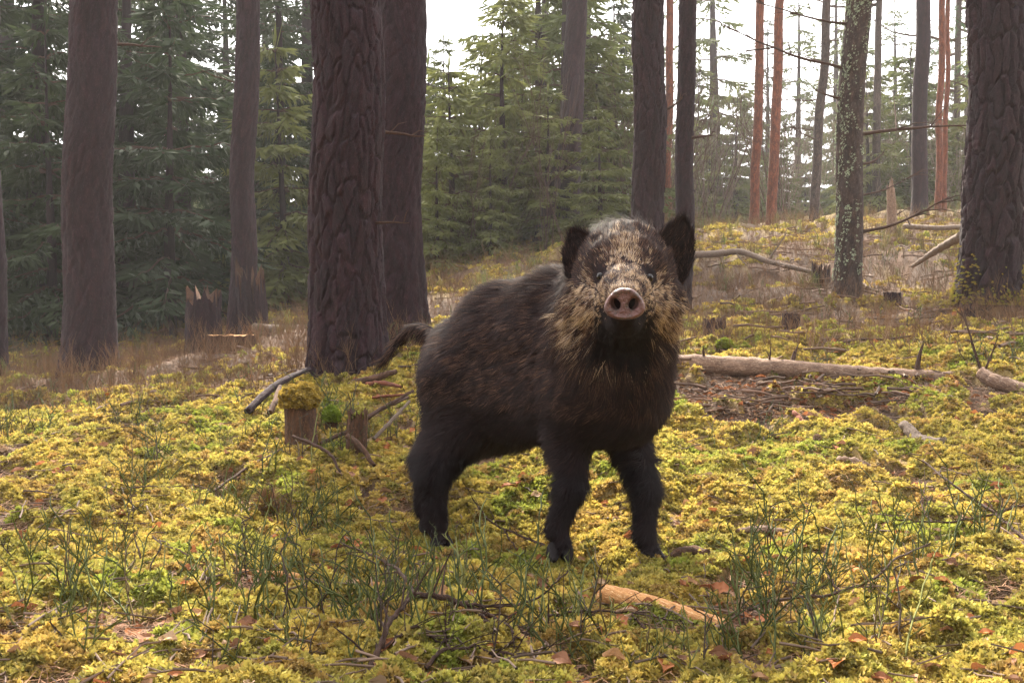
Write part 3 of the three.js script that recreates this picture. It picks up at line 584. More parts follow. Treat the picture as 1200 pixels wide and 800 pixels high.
stump(299, 10.2, 0.13, 0.74, { label: 'tall ragged broken stump hugging the slim leaning pine', jag: 0.3, mat: M.darkBark, seed: 12, lean: -0.06, name: 'broken_stump' });
stump(272, 8.6, 0.19, 0.15, { label: 'wide low sawn stump with pale cut face before the ragged stumps', topMat: M.paleWood, seed: 13, name: 'sawn_stump' });
stump(1137, 6.5, 0.03, 0.1, { label: 'little dark stub at the foot of the big cracked pine', mat: M.darkBark, jag: 0.3, seed: 14 });

// ------------------------------------------------------------------ fallen trunk, logs, boughs
function gp(px, py, depth, sink = 0) { const p = pix(px, py, depth); p.y -= sink; return p; }
function stick(name, label, category, pts, radii, material, o = {}) {
  const c = curve(pts, o.n || 28, o.wob ?? 0.003, o.seed || pts[0].x * 50), base = c[0].clone(); c.forEach((p) => p.sub(base));
  const t = thing(name, label, category, base, o.group);
  part(t, o.partName || 'stem', tube(c, radii, o.sides || 9, { bumps: o.bumps ?? 0.12, freq: o.freq || 25 }), material);
  for (const [s, dir, len, r, tw] of o.stubs || []) {
    const p = c[Math.round(s * (c.length - 1))];
    part(t, 'branch_stub', deadBranch(p, V(...dir), len, r, Math.round(s * 999) + 7, tw ?? 0), o.stubMat || material);
  }
  add(t); return t;
}
stick('fallen_log', 'long pale barkless fallen trunk lying across the moss behind the boar', 'log',
  [gp(770, 426, 5.45), gp(830, 428, 5.35), gp(900, 431, 5.25), gp(980, 437, 5.15), gp(1060, 441, 5.05), gp(1118, 443, 5.0)], [0.05, 0.052, 0.048, 0.042, 0.036, 0.03], M.barelog,
  { n: 60, sides: 24, bumps: 0.07, freq: 14, wob: 0.003, stubMat: M.twig, stubs: [[0.18, [-0.1, 1, 0.2], 0.1, 0.012], [0.4, [0.05, 1, 0.4], 0.12, 0.008, 2], [0.4, [0, -1, 0.9], 0.26, 0.007, 2], [0.46, [0.4, 0.9, -0.3], 0.1, 0.016], [0.46, [0.4, 0.7, -0.2], 0.14, 0.01], [0.62, [0, 0.2, 1], 0.04, 0.016], [0.85, [0.1, 1, 0], 0.16, 0.018]] });
stick('fallen_log', 'thin curved end of bare fallen trunk emerging from moss with bare twigs', 'log',
  [gp(1150, 437, 4.92), gp(1165, 446, 4.85), gp(1205, 458, 4.75), gp(1260, 466, 4.65)], [0.03, 0.034, 0.034, 0.03], M.barelog, { n: 30, sides: 18, bumps: 0.08, stubMat: M.twig, stubs: [[0.04, [-0.35, 1, 0], 0.32, 0.008, 3], [0.05, [0.3, 1, 0.1], 0.2, 0.007, 2]] });
stick('dead_bough', 'bare pale dead bough bent over the yellow mound', 'branch', [gp(806, 299, 9.6), gp(840, 297, 9.7), gp(868, 295, 9.7), gp(900, 306, 9.5), gp(962, 321, 9.1)], [0.034, 0.03, 0.026, 0.02], M.greyTwig, { n: 40, sides: 10, stubs: [[0.75, [0.6, 1, 0.1], 0.3, 0.012, 2], [0.45, [0.3, -0.6, 0.5], 0.3, 0.01, 1]] });
stick('fallen_log', 'thin pale log lying on the bank behind the lichen crusted trunk', 'log', [gp(925, 288, 11.2), gp(975, 289, 11.1), gp(1020, 286, 11.0), gp(1056, 282, 11.2)], [0.03, 0.04, 0.03], M.barelog, { sides: 12 });
stick('fallen_log', 'grey pole lying along the bank crest by the big cracked pine', 'log', [gp(1060, 265, 12.0), gp(1100, 267, 11.6), gp(1135, 266, 11.4), gp(1240, 268, 11)], [0.03, 0.028, 0.03], M.greyTwig, { sides: 12, stubs: [[0.06, [-0.5, 0.6, 0.2], 0.2, 0.012]] });
stick('dead_bough', 'grey weathered root leaning against the big cracked pine', 'branch', [gp(1070, 312, 9), gp(1100, 292, 8.7), gp(1128, 276, 8.4)], [0.015, 0.03, 0.04], M.greyTwig, {});
stick('fallen_log', 'pale horizontal log in the hollow behind the broadest trunk', 'log', [gp(298, 384, 10), gp(330, 387, 9.8), gp(380, 386, 9.6)], [0.045, 0.05, 0.05], M.greyTwig, { sides: 14 });
{ const a = onGround(706, 2.54, 0.04), b = onGround(852, 2.42, 0.03);
  stick('wood_billet', 'bright orange debarked wood billet lying in the foreground moss', 'wood', [a, a.clone().lerp(b, 0.33), a.clone().lerp(b, 0.66), b], [0.024, 0.026, 0.024, 0.019], M.paleWood, { sides: 18, bumps: 0.06, freq: 16, n: 30, wob: 0.0015, stubs: [[0.4, [0.2, 1, 0.3], 0.02, 0.006]] }); }
stick('wood_billet', 'short brown stick by the boar\'s front hoof', 'wood', [onGround(782, 2.9, 0.012), onGround(806, 2.88, 0.016), onGround(832, 2.84, 0.012)], [0.012, 0.016, 0.013], M.oldWood, { sides: 10, n: 14 });
stick('pale_stick', 'straight pale peeled stick lying in the bilberry before the stumps', 'stick', [onGround(236, 2.72, 0.012), onGround(350, 2.7, 0.014), onGround(474, 2.7, 0.012)], [0.006, 0.008, 0.006], M.paleWood, { sides: 8 });
stick('wood_chip', 'weathered grey bark slab on moss beneath the fallen trunk', 'bark', [onGround(1062, 4.35, 0.02), onGround(1085, 4.2, 0.025), onGround(1108, 4.08, 0.015)], [0.022, 0.03, 0.018], M.greyTwig, { sides: 8, bumps: 0.3 });
stick('wood_chip', 'pale split wood chip on the bright moss', 'bark', [onGround(985, 3.9, 0.018), onGround(1010, 3.92, 0.03), onGround(1032, 3.95, 0.018)], [0.012, 0.022, 0.014], M.barelog, { sides: 7, bumps: 0.3 });
stick('wood_chip', 'flat pale chip lying near the green bilberry stems', 'bark', [onGround(866, 3.2, 0.016), onGround(890, 3.25, 0.02), onGround(918, 3.35, 0.016)], [0.008, 0.013, 0.01], M.barelog, { sides: 7, bumps: 0.3 });
stick('wood_chip', 'reddish bark chip half sunk in moss under the fallen trunk', 'bark', [onGround(932, 4.6, 0.02), onGround(946, 4.5, 0.03), onGround(958, 4.45, 0.02)], [0.01, 0.018, 0.01], M.redBark, { sides: 7, bumps: 0.2 });
stick('stub_branch', 'pale upright peg of wood poking from moss beside the fallen trunk', 'stick', [gp(1118, 474, 4.7), gp(1120, 462, 4.72), gp(1122, 446, 4.74)], [0.012, 0.011, 0.007], M.paleWood, { sides: 8, n: 10 });

// heap of sticks behind the boar's rump
for (const [label, a, r, m] of [
  ['straight brown stick slanting up to the boar\'s rump', [[422, 494, 4.35], [452, 476, 4.5], [484, 458, 4.6]], 0.008, M.twig],
  ['long stick crossing behind the splintered stump', [[375, 520, 4.35], [405, 506, 4.4], [446, 480, 4.5], [478, 466, 4.7]], 0.009, M.twig],
  ['stick leaning steeply from the heap into green moss', [[438, 514, 4.2], [455, 497, 4.25], [480, 470, 4.35]], 0.008, M.greyTwig],
  ['thick broken stick topping the heap at the broad pine\'s foot', [[408, 453, 5.5], [430, 446, 5.5], [464, 435, 5.6]], 0.02, M.oldWood],
  ['reddish stick at the back of the heap', [[430, 450, 5.4], [450, 449, 5.3], [470, 453, 5.2]], 0.012, M.redBark],
  ['thin reddish stick low in the heap', [[436, 466, 5.0], [455, 464, 5.0], [476, 462, 5.0]], 0.007, M.redBark],
  ['bent brown twig arching before the moss capped stump', [[343, 511, 3.95], [368, 521, 3.9], [386, 532, 3.85], [398, 553, 3.8]], 0.006, M.twig],
  ['broken splinter propped against the splintered stump', [[407, 510, 4.15], [424, 525, 4.1], [438, 546, 4.05]], 0.011, M.oldWood],
  ['dark forked root crossing the slope before the broadest trunk', [[290, 482, 4.9], [312, 460, 5.1], [335, 444, 5.3], [362, 432, 5.6]], 0.018, M.darkBark],
  ['pale stick propped against the dark forked root', [[316, 484, 4.9], [322, 470, 5.0], [328, 452, 5.2]], 0.014, M.oldWood],
  ['long fallen twig slanting through the hazy bilberry', [[250, 575, 3.7], [290, 548, 3.9], [330, 526, 4.15]], 0.005, M.twig],
]) stick('stick', label, 'stick', a.map(([x, y, d]) => gp(x, y, d)), [r, r * 1.05, r * 0.7], m, { n: 22, sides: 8, wob: 0.0025 });
{ // clump of dry needles
  const p = onGround(312, 3.6), t = thing('needle_clump', 'reddish brown clump of dead pine needles before the mossy stumps', 'needles', p), rnd = rngOf(71), gs = [];
  for (let i = 0; i < 170; i++) { const a = rnd() * 6.28, e = rnd() * 1.3 + 0.2, d = V(Math.cos(a) * Math.cos(e), Math.sin(e), Math.sin(a) * Math.cos(e)); gs.push(tube([V(0, -0.01, 0), d.clone().multiplyScalar(0.05).add(V(0, 0.01, 0)), d.clone().multiplyScalar(0.08 + 0.03 * rnd()).add(V(0, -0.012, 0))], [0.0014, 0.0008], 3, { caps: false })); }
  part(t, 'needles', mergeGeometries(gs), mat(0.2, 0.11, 0.06)); add(t);
}
// dead spruce branch in the foreground
function deadSpray(label, runs, seed) {
  const first = runs[0][0].clone(), t = thing('dead_branch', label, 'branch', first), rnd = rngOf(seed);
  for (const [a, ...rest] of runs) {
    const r = rest.pop(), c = curve([a, ...rest], 22, 0.004, seed + r * 1000).map((p) => { p.y = Math.max(p.y, topH(p.x, p.z) + 0.012 + r); return p.sub(first); });
    const gs = [tube(c, [r, r * 0.45], 7, { bumps: 0.25, freq: 70 })];
    for (let i = 3; i < c.length - 1; i += 2) { const d = c[i + 1].clone().sub(c[i]).normalize().add(V((rnd() - 0.5) * 1.8, (rnd() - 0.3) * 1.3, (rnd() - 0.5) * 1.8)).normalize(), L = 0.03 + 0.09 * rnd(); gs.push(tube([c[i], c[i].clone().addScaledVector(d, L * 0.5).add(V(0, 0.004, 0)), c[i].clone().addScaledVector(d, L)], [r * 0.35, r * 0.15], 4, { caps: false })); }
    part(t, 'branch', mergeGeometries(gs), M.twig);
  }
  add(t);
}
deadSpray('dark dead spruce branch forking in the foreground before the boar\'s hooves', [
  [gp(428, 805, 1.98), gp(442, 762, 2.04), gp(462, 722, 2.12), gp(486, 697, 2.2), 0.008],
  [gp(486, 697, 2.2), gp(520, 701, 2.22), gp(556, 713, 2.25), gp(600, 735, 2.22), gp(650, 752, 2.18), 0.007],
  [gp(486, 697, 2.2), gp(468, 670, 2.35), gp(440, 653, 2.5), gp(398, 636, 2.6), 0.0045],
  [gp(550, 709, 2.24), gp(592, 710, 2.3), gp(630, 700, 2.4), gp(668, 668, 2.45), 0.004],
  [gp(556, 713, 2.25), gp(578, 738, 2.18), gp(600, 765, 2.1), 0.0045],
  [gp(446, 760, 2.05), gp(490, 766, 2.08), gp(540, 782, 2.06), 0.004],
], 81);
deadSpray('slender dead branch lying below the dark forked one', [
  [gp(500, 806, 1.98), gp(530, 790, 2.02), gp(585, 783, 2.05), gp(640, 790, 2.03), 0.0045],
  [gp(585, 783, 2.05), gp(612, 755, 2.12), gp(622, 728, 2.2), 0.003],
  [gp(530, 790, 2.02), gp(522, 768, 2.08), gp(535, 745, 2.14), 0.003],
], 85);
deadSpray('fine brown twig leaning over the orange billet', [
  [gp(640, 722, 2.35), gp(690, 716, 2.38), gp(740, 718, 2.36), gp(800, 728, 2.3), 0.0035],
  [gp(740, 718, 2.36), gp(760, 742, 2.28), gp(772, 770, 2.2), 0.0028],
], 86);
deadSpray('thin arching twig on moss among the bilberry stems', [
  [gp(878, 714, 2.3), gp(915, 703, 2.36), gp(975, 695, 2.4), gp(1020, 680, 2.46), gp(1050, 655, 2.55), gp(1090, 636, 2.7), 0.0045],
  [gp(985, 694, 2.42), gp(970, 672, 2.5), gp(965, 650, 2.6), 0.003],
], 82);
deadSpray('forked dark twig beside the shaded moss under the fallen trunk\'s thin end', [
  [gp(1215, 640, 2.85), gp(1186, 618, 2.95), gp(1165, 600, 3.05), gp(1120, 570, 3.2), gp(1082, 540, 3.4), 0.006],
  [gp(1168, 601, 3.05), gp(1110, 612, 3.0), gp(1050, 608, 3.0), 0.004],
  [gp(1168, 601, 3.05), gp(1200, 592, 3.05), gp(1230, 588, 3.05), 0.004],
  [gp(1092, 612, 3.0), gp(1080, 590, 3.1), gp(1086, 566, 3.2), 0.003],
], 83);
deadSpray('thin twig lying under the boar between its legs', [
  [gp(640, 640, 3.15), gp(605, 625, 3.3), gp(575, 612, 3.4), gp(553, 582, 3.5), 0.0045],
  [gp(590, 618, 3.35), gp(602, 640, 3.2), gp(618, 662, 3.0), 0.003],
], 84);

// ------------------------------------------------------------------ bilberry, dry brush, litter
function bilberryGeo(seed, stems, hgt) {
  const rnd = rngOf(seed), gs = [];
  const G = [[0.08, 0.10, 0.022], [0.15, 0.155, 0.04], [0.05, 0.066, 0.016], [0.11, 0.075, 0.035], [0.05, 0.032, 0.024]];
  for (let s = 0; s < stems; s++) {
    const color = G[Math.floor(rnd() * (rnd() < 0.6 ? 3 : 5))];
    const rec = (p, d, L, r, lev) => {
      const pts = [p]; let q = p.clone(), e = d.clone(); const K = 4 + (rnd() * 2 | 0);
      for (let i = 0; i < K; i++) { e = e.clone().add(V((rnd() - 0.5) * 0.75, (rnd() - 0.42) * 0.4, (rnd() - 0.5) * 0.75)).normalize(); q = q.clone().addScaledVector(e, L / K); pts.push(q); }
      gs.push(tube(pts, [r, r * 0.55], 3, { caps: false, color }));
      if (lev) for (let i = 1; i < pts.length; i++) if (rnd() < 0.78) { const a = rnd() * 6.28; rec(pts[i], e.clone().add(V(Math.cos(a) * 1.0, 0.2, Math.sin(a) * 1.0)).normalize(), L * (0.18 + 0.22 * rnd()), r * 0.72, lev - 1); }
    };
    const a = rnd() * 6.28, R = 0.09 * Math.sqrt(rnd());
    rec(V(Math.cos(a) * R, -0.02, Math.sin(a) * R), V((rnd() - 0.5) * 0.8, 1, (rnd() - 0.5) * 0.8).normalize(), hgt * (0.6 + 0.5 * rnd()), 0.0025, 1 + (rnd() < 0.2 ? 1 : 0));
  }
  return mergeGeometries(gs);
}
const stemMat = new THREE.MeshStandardMaterial({ vertexColors: true, roughness: 0.7 });
const bil = [0, 1, 2, 3, 4, 5].map((i) => bilberryGeo(600 + i, 4 + (i % 3) * 2, 0.15 + 0.02 * (i % 4)));
{
  const rnd = rngOf(610), spots = [];
  const area = [[200, 440, 590, 800, 22], [390, 620, 670, 800, 14], [640, 1010, 700, 800, 20], [860, 960, 640, 720, 5], [1010, 1120, 640, 760, 4], [0, 220, 560, 800, 14], [230, 420, 500, 600, 9], [480, 520, 610, 650, 2], [1100, 1200, 640, 800, 2]];
  for (const [x0, x1, y0, y1, n] of area) for (let i = 0; i < n; i++) { const px = lerp(x0, x1, rnd()), py = lerp(y0, y1, rnd()), d = Math.max(1.9, 0.71 * FPX / (py - 350)); spots.push([px, d]); }
  for (const [px, d] of spots) {
    if (px > 690 && px < 870 && d > 2.1 && d < 2.75) continue;                // the orange billet lies open here
    const m = new THREE.Mesh(bil[Math.floor(rnd() * 6)], stemMat); m.name = numbered('bilberry_shrub'); m.position.copy(onGround(px, d)); m.rotation.y = rnd() * 6.28; m.scale.setScalar(0.7 + 0.6 * rnd());
    tag(m, 'leafless green bilberry shrub standing in the foreground moss', 'shrub', 'bilberry shrubs in the moss'); add(m);
  }
  const scrub = (name, label, cat, geo, material, n, pick, col) => {
    const list = [], q = new THREE.Quaternion();
    for (let i = 0; i < n; i++) { const c = pick(); if (!c) continue; const [x, z, s] = c; q.setFromEuler(new THREE.Euler((rnd() - 0.5) * 0.5, rnd() * 6.28, (rnd() - 0.5) * 0.5)); list.push([new THREE.Matrix4().compose(V(x, topH(x, z), z), q, V(s, s * (0.7 + 0.6 * rnd()), s)), col(x, z)]); }
    tag(add(instanced(name, geo, material, list)), label, cat, null, 'stuff');
  };
  const fan = (d0, d1, x0 = -0.56, x1 = 0.56) => { const d = lerp(d0, d1, rnd()); return [lerp(x0, x1, rnd()) * d, -d]; };
  // dry brown brush over the bank and the hollow
  scrub('dry_brush', 'dry brown heather and dead stems over the bank', 'heather', shrubGeo(620, 0.2, 6, 1.6, 0.0022), mat(1, 1, 1), 3000, () => { const [x, z] = fan(5.6, 15); const m = mossiness(x, z) + 0.3 * n2b(x, z); return m < 0.66 ? [x, z, 0.5 + 0.7 * rnd()] : null; }, () => { const v = 0.6 + 0.8 * rnd(); return lin(0.15 * v, 0.083 * v, 0.042 * v); });
  scrub('low_scrub', 'thin green and brown bilberry stems farther up the slope', 'undergrowth', bil[1], stemMat, 500, () => { const [x, z] = fan(4.2, 13); return n2(x * 0.8, z * 0.8 + 9) > 0.05 ? [x, z, 0.6 + 0.5 * rnd()] : null; }, () => lin(1, 1, 1));
  const blade = (() => { const r = rngOf(630), pos = []; for (let i = 0; i < 16; i++) { const a = r() * 6.28, l = 0.6 + 0.5 * r(), w = 0.012, o = V((r() - 0.5) * 0.3, 0, (r() - 0.5) * 0.3), d = V(Math.cos(a), 0, Math.sin(a)), s = V(-d.z, 0, d.x).multiplyScalar(w), p = o, m = o.clone().addScaledVector(d, 0.12 * l).add(V(0, 0.6 * l, 0)), t = o.clone().addScaledVector(d, 0.5 * l).add(V(0, 0.9 * l, 0)); for (const k of [p.clone().add(s), p.clone().sub(s), m.clone().add(s), p.clone().sub(s), m.clone().sub(s), m.clone().add(s), m.clone().add(s), m.clone().sub(s), t]) pos.push(k.x, k.y, k.z); } return geom(pos); })();
  scrub('dry_grass', 'tufts of pale dry grass along the bank crest', 'grass', blade, leafMat(1, 1, 1, 0.3), 1500, () => { const [x, z] = fan(8.5, 20); return n2b(x * 0.6 + 4, z * 0.6) > -0.15 ? [x, z, 0.09 + 0.13 * rnd()] : null; }, () => { const v = 0.6 + 0.7 * rnd(), g = rnd(); return lin(lerp(0.16, 0.09, g) * v, lerp(0.12, 0.12, g) * v, 0.04 * v); });
  // fallen leaves: curled brown flakes
  const leaf = (() => { const pos = [], uvN = 5; const P = (u, v) => V((u - 0.5) * Math.sin(Math.PI * clamp(v, 0.02, 0.98)) * 0.75 * (1 + 0.25 * Math.cos(v * 19)), 0.18 * (u - 0.5) * (u - 0.5) * 4 + 0.1 * Math.sin(v * 4), v - 0.5); for (let i = 0; i < 3; i++) for (let j = 0; j < uvN; j++) { const a = P(i / 3, j / uvN), b = P((i + 1) / 3, j / uvN), c = P(i / 3, (j + 1) / uvN), d = P((i + 1) / 3, (j + 1) / uvN); for (const k of [a, c, b, b, c, d]) pos.push(k.x, k.y, k.z); } return geom(pos); })();
  const LC = [[0.26, 0.10, 0.045], [0.30, 0.17, 0.09], [0.20, 0.10, 0.06], [0.34, 0.23, 0.15], [0.34, 0.13, 0.05]];
  const litter = [], q = new THREE.Quaternion();
  for (let i = 0; i < 3200; i++) {
    const d = 1.6 * Math.pow(4.6, rnd()), x = (rnd() * 2 - 1) * (0.56 * d + 0.2), z = -d, m = mossiness(x, z); if (rnd() < m * 0.86) continue;
    const s = 0.018 + 0.028 * rnd(), c = LC[Math.floor(rnd() * 5)], v = 0.7 + 0.6 * rnd();
    q.setFromEuler(new THREE.Euler((rnd() - 0.5) * 1.4, rnd() * 6.28, (rnd() - 0.5) * 1.4)); litter.push([new THREE.Matrix4().compose(V(x, topH(x, z) + 0.012, z), q, V(s, s, s)), lin(c[0] * v, c[1] * v, c[2] * v)]);
  }
  for (let i = 0; i < 900; i++) {                        // leaf and bark flakes gathered under the fallen log
    const x = 1.35 + 0.75 * (rnd() + rnd() - 1), z = -4.95 + 0.38 * (rnd() + rnd() - 1), s = 0.015 + 0.03 * rnd(), c = LC[Math.floor(rnd() * 5)], v = 0.4 + 0.6 * rnd();
    q.setFromEuler(new THREE.Euler((rnd() - 0.5) * 1.2, rnd() * 6.28, (rnd() - 0.5) * 1.2)); litter.push([new THREE.Matrix4().compose(V(x, topH(x, z) + 0.008, z), q, V(s * (0.4 + 0.6 * rnd()), s, s)), lin(c[0] * v, c[1] * v, c[2] * v)]);
  }
  tag(add(instanced('fallen_leaves', leaf, leafMat(1, 1, 1, 0.2), litter)), 'curled brown leaves scattered over the moss', 'leaves', null, 'stuff');
  const twiglets = [];
  const twg = tube([V(-0.5, 0, 0), V(-0.2, 0.03, 0.02), V(0.15, -0.01, -0.02), V(0.5, 0.02, 0.03)], [0.028, 0.014], 4, { caps: false });
  for (let i = 0; i < 6500; i++) {
    const d = 1.6 * Math.pow(5.6, rnd()), x = (rnd() * 2 - 1) * (0.56 * d + 0.2), z = -d; if (rnd() < mossiness(x, z) * 0.8) continue;
    const s = 0.05 + 0.2 * rnd() * rnd(), v = 0.6 + 0.9 * rnd();
    q.setFromEuler(new THREE.Euler(0, rnd() * 6.28, (rnd() - 0.5) * 0.5)); twiglets.push([new THREE.Matrix4().compose(V(x, topH(x, z) + 0.012, z), q, V(s, Math.min(s, 0.11), Math.min(s, 0.11))), lin(0.15 * v, 0.10 * v, 0.075 * v)]);
  }
  for (let i = 0; i < 620; i++) {                        // longer brushwood up the slope and under the log
    const under = i < 130, d = under ? 4.95 + 0.4 * (rnd() - 0.5) : lerp(5.3, 13, rnd()), x = under ? 1.3 + 0.8 * (rnd() + rnd() - 1) : lerp(0.02, 0.56, rnd()) * d * (rnd() < 0.75 ? 1 : -1), z = -d, s = under ? 0.08 + 0.2 * rnd() : 0.2 + 0.6 * rnd() * rnd(), v = 0.5 + 1.0 * rnd();
    q.setFromEuler(new THREE.Euler(0, rnd() * 6.28, (rnd() - 0.5) * 0.35)); twiglets.push([new THREE.Matrix4().compose(V(x, topH(x, z) + 0.02, z), q, V(s, Math.min(s, 0.32), Math.min(s, 0.32))), lin(0.15 * v, 0.095 * v, 0.07 * v)]);
  }
  tag(add(instanced('fallen_twigs', twg, mat(1, 1, 1), twiglets)), 'short dead twigs strewn over the forest floor', 'twigs', null, 'stuff');
}
{ // needle litter on the bare patches
  const rnd = rngOf(650), list = [], q = new THREE.Quaternion(), pos = [];
  for (let i = 0; i < 7; i++) { const a = rnd() * 6.28, x = (rnd() - 0.5) * 0.9, z = (rnd() - 0.5) * 0.9, y = 0.12 * rnd(), dx = Math.cos(a) * 0.6, dz = Math.sin(a) * 0.6, w = 0.022; pos.push(x - dz * w, y, z + dx * w, x + dz * w, y, z - dx * w, x + dx, y + 0.2 * (rnd() - 0.3), z + dz); }
  const g = geom(pos);
  for (let i = 0; i < 60000; i++) {
    const d = 1.8 * Math.pow(6.5, rnd()), x = (rnd() * 2 - 1) * (0.56 * d + 0.2), z = -d; if (mossiness(x, z) + 0.12 * n2(x * 14, z * 14) > 0.48) continue;
    const s = (0.04 + 0.04 * rnd()) * (1 + 0.06 * d), v = 0.5 + 1.0 * rnd(); q.setFromEuler(new THREE.Euler((rnd() - 0.5) * 0.5, rnd() * 6.28, (rnd() - 0.5) * 0.5));
    list.push([new THREE.Matrix4().compose(V(x, topH(x, z) + 0.004, z), q, V(s, s, s)), lin(0.17 * v, 0.08 * v, 0.038 * v)]);
  }
  tag(add(instanced('fallen_needles', g, mat(1, 1, 1), list)), 'brown fallen needles matting the bare patches of floor', 'needles', null, 'stuff');
}
// larger single leaves and cones of the foreground
{
  const rnd = rngOf(640), LM = [mat(0.30, 0.11, 0.045), mat(0.24, 0.12, 0.07), mat(0.44, 0.32, 0.25)];
  const mk = (label, px, d, s, m, turn) => {
    const pos = [], idx = [], nu = 8, nv = 12;
    for (let j = 0; j <= nv; j++) for (let i = 0; i <= nu; i++) { const u = i / nu - 0.5, v = j / nv, w = Math.sin(Math.PI * clamp(v, 0.03, 0.97)) * 0.7 * (1 + 0.2 * Math.cos(v * 22) * Math.abs(u) * 2); pos.push(u * w, 0.5 * u * u + 0.14 * Math.sin(v * 3.3 + px) + 0.03 * n2(u * 5 + px, v * 5), v - 0.5); }
    for (let j = 0; j < nv; j++) for (let i = 0; i < nu; i++) { const a = j * (nu + 1) + i; idx.push(a, a + nu + 1, a + 1, a + 1, a + nu + 1, a + nu + 2); }
    const t = new THREE.Mesh(geom(pos, idx), m); t.name = numbered('fallen_leaf'); t.position.copy(onGround(px, d, 0.018)); t.rotation.set((rnd() - 0.5) * 0.9, turn, (rnd() - 0.5) * 0.9); t.scale.setScalar(s); tag(t, label, 'leaf'); add(t);
  };
  mk('red brown curled leaf beside the short brown stick', 846, 2.62, 0.06, LM[0], 1.1);
  mk('red brown leaf lying below the orange wood billet', 730, 2.24, 0.045, LM[0], 0.3);
  mk('dark orange leaf under the boar\'s belly', 597, 3.75, 0.06, LM[0], 2.0);
  mk('small rusty leaf beside the orange wood billet\'s end', 898, 2.25, 0.04, LM[0], 0.8);
  mk('pale dry leaf among the bilberry stems', 856, 2.16, 0.05, LM[2], 1.9);
  mk('pinkish brown leaf on the moss past the bilberry', 1080, 2.4, 0.045, LM[1], 0.5);
  mk('pale leaf lying by the boar\'s hind foot', 548, 3.2, 0.05, LM[2], 2.6);
  mk('brown leaf beside the forked dark twig', 1130, 3.1, 0.05, LM[1], 1.2);
  const cone = (label, px, d, turn) => {
    const t = thing('pine_cone', label, 'cone', onGround(px, d, 0.02)); t.rotation.set(1.3, turn, 0.4);
    part(t, 'core', new THREE.SphereGeometry(0.012, 10, 8).scale(1, 1.7, 1), mat(0.12, 0.075, 0.05));
    const gs = []; for (let i = 0; i < 46; i++) { const y = -0.018 + 0.038 * i / 46, a = i * 2.4, r = 0.014 * Math.sqrt(Math.max(0.1, 1 - (y / 0.024) ** 2)), g = new THREE.SphereGeometry(0.0055, 6, 4).scale(1, 0.35, 0.8); g.rotateZ(0.5); g.translate(r, y, 0); g.rotateY(a); gs.push(g); }
    part(t, 'scales', mergeGeometries(gs), mat(0.17, 0.10, 0.065), 'stuff'); add(t);
  };
  cone('brown pine cone on bright moss above the pale chip', 960, 4.2, 0.5); cone('brown pine cone beside the forked dark twig', 1092, 3.2, 2.1); cone('pine cone lying against the short brown stick', 815, 3.02, 1.2);
}
console.log('floor');

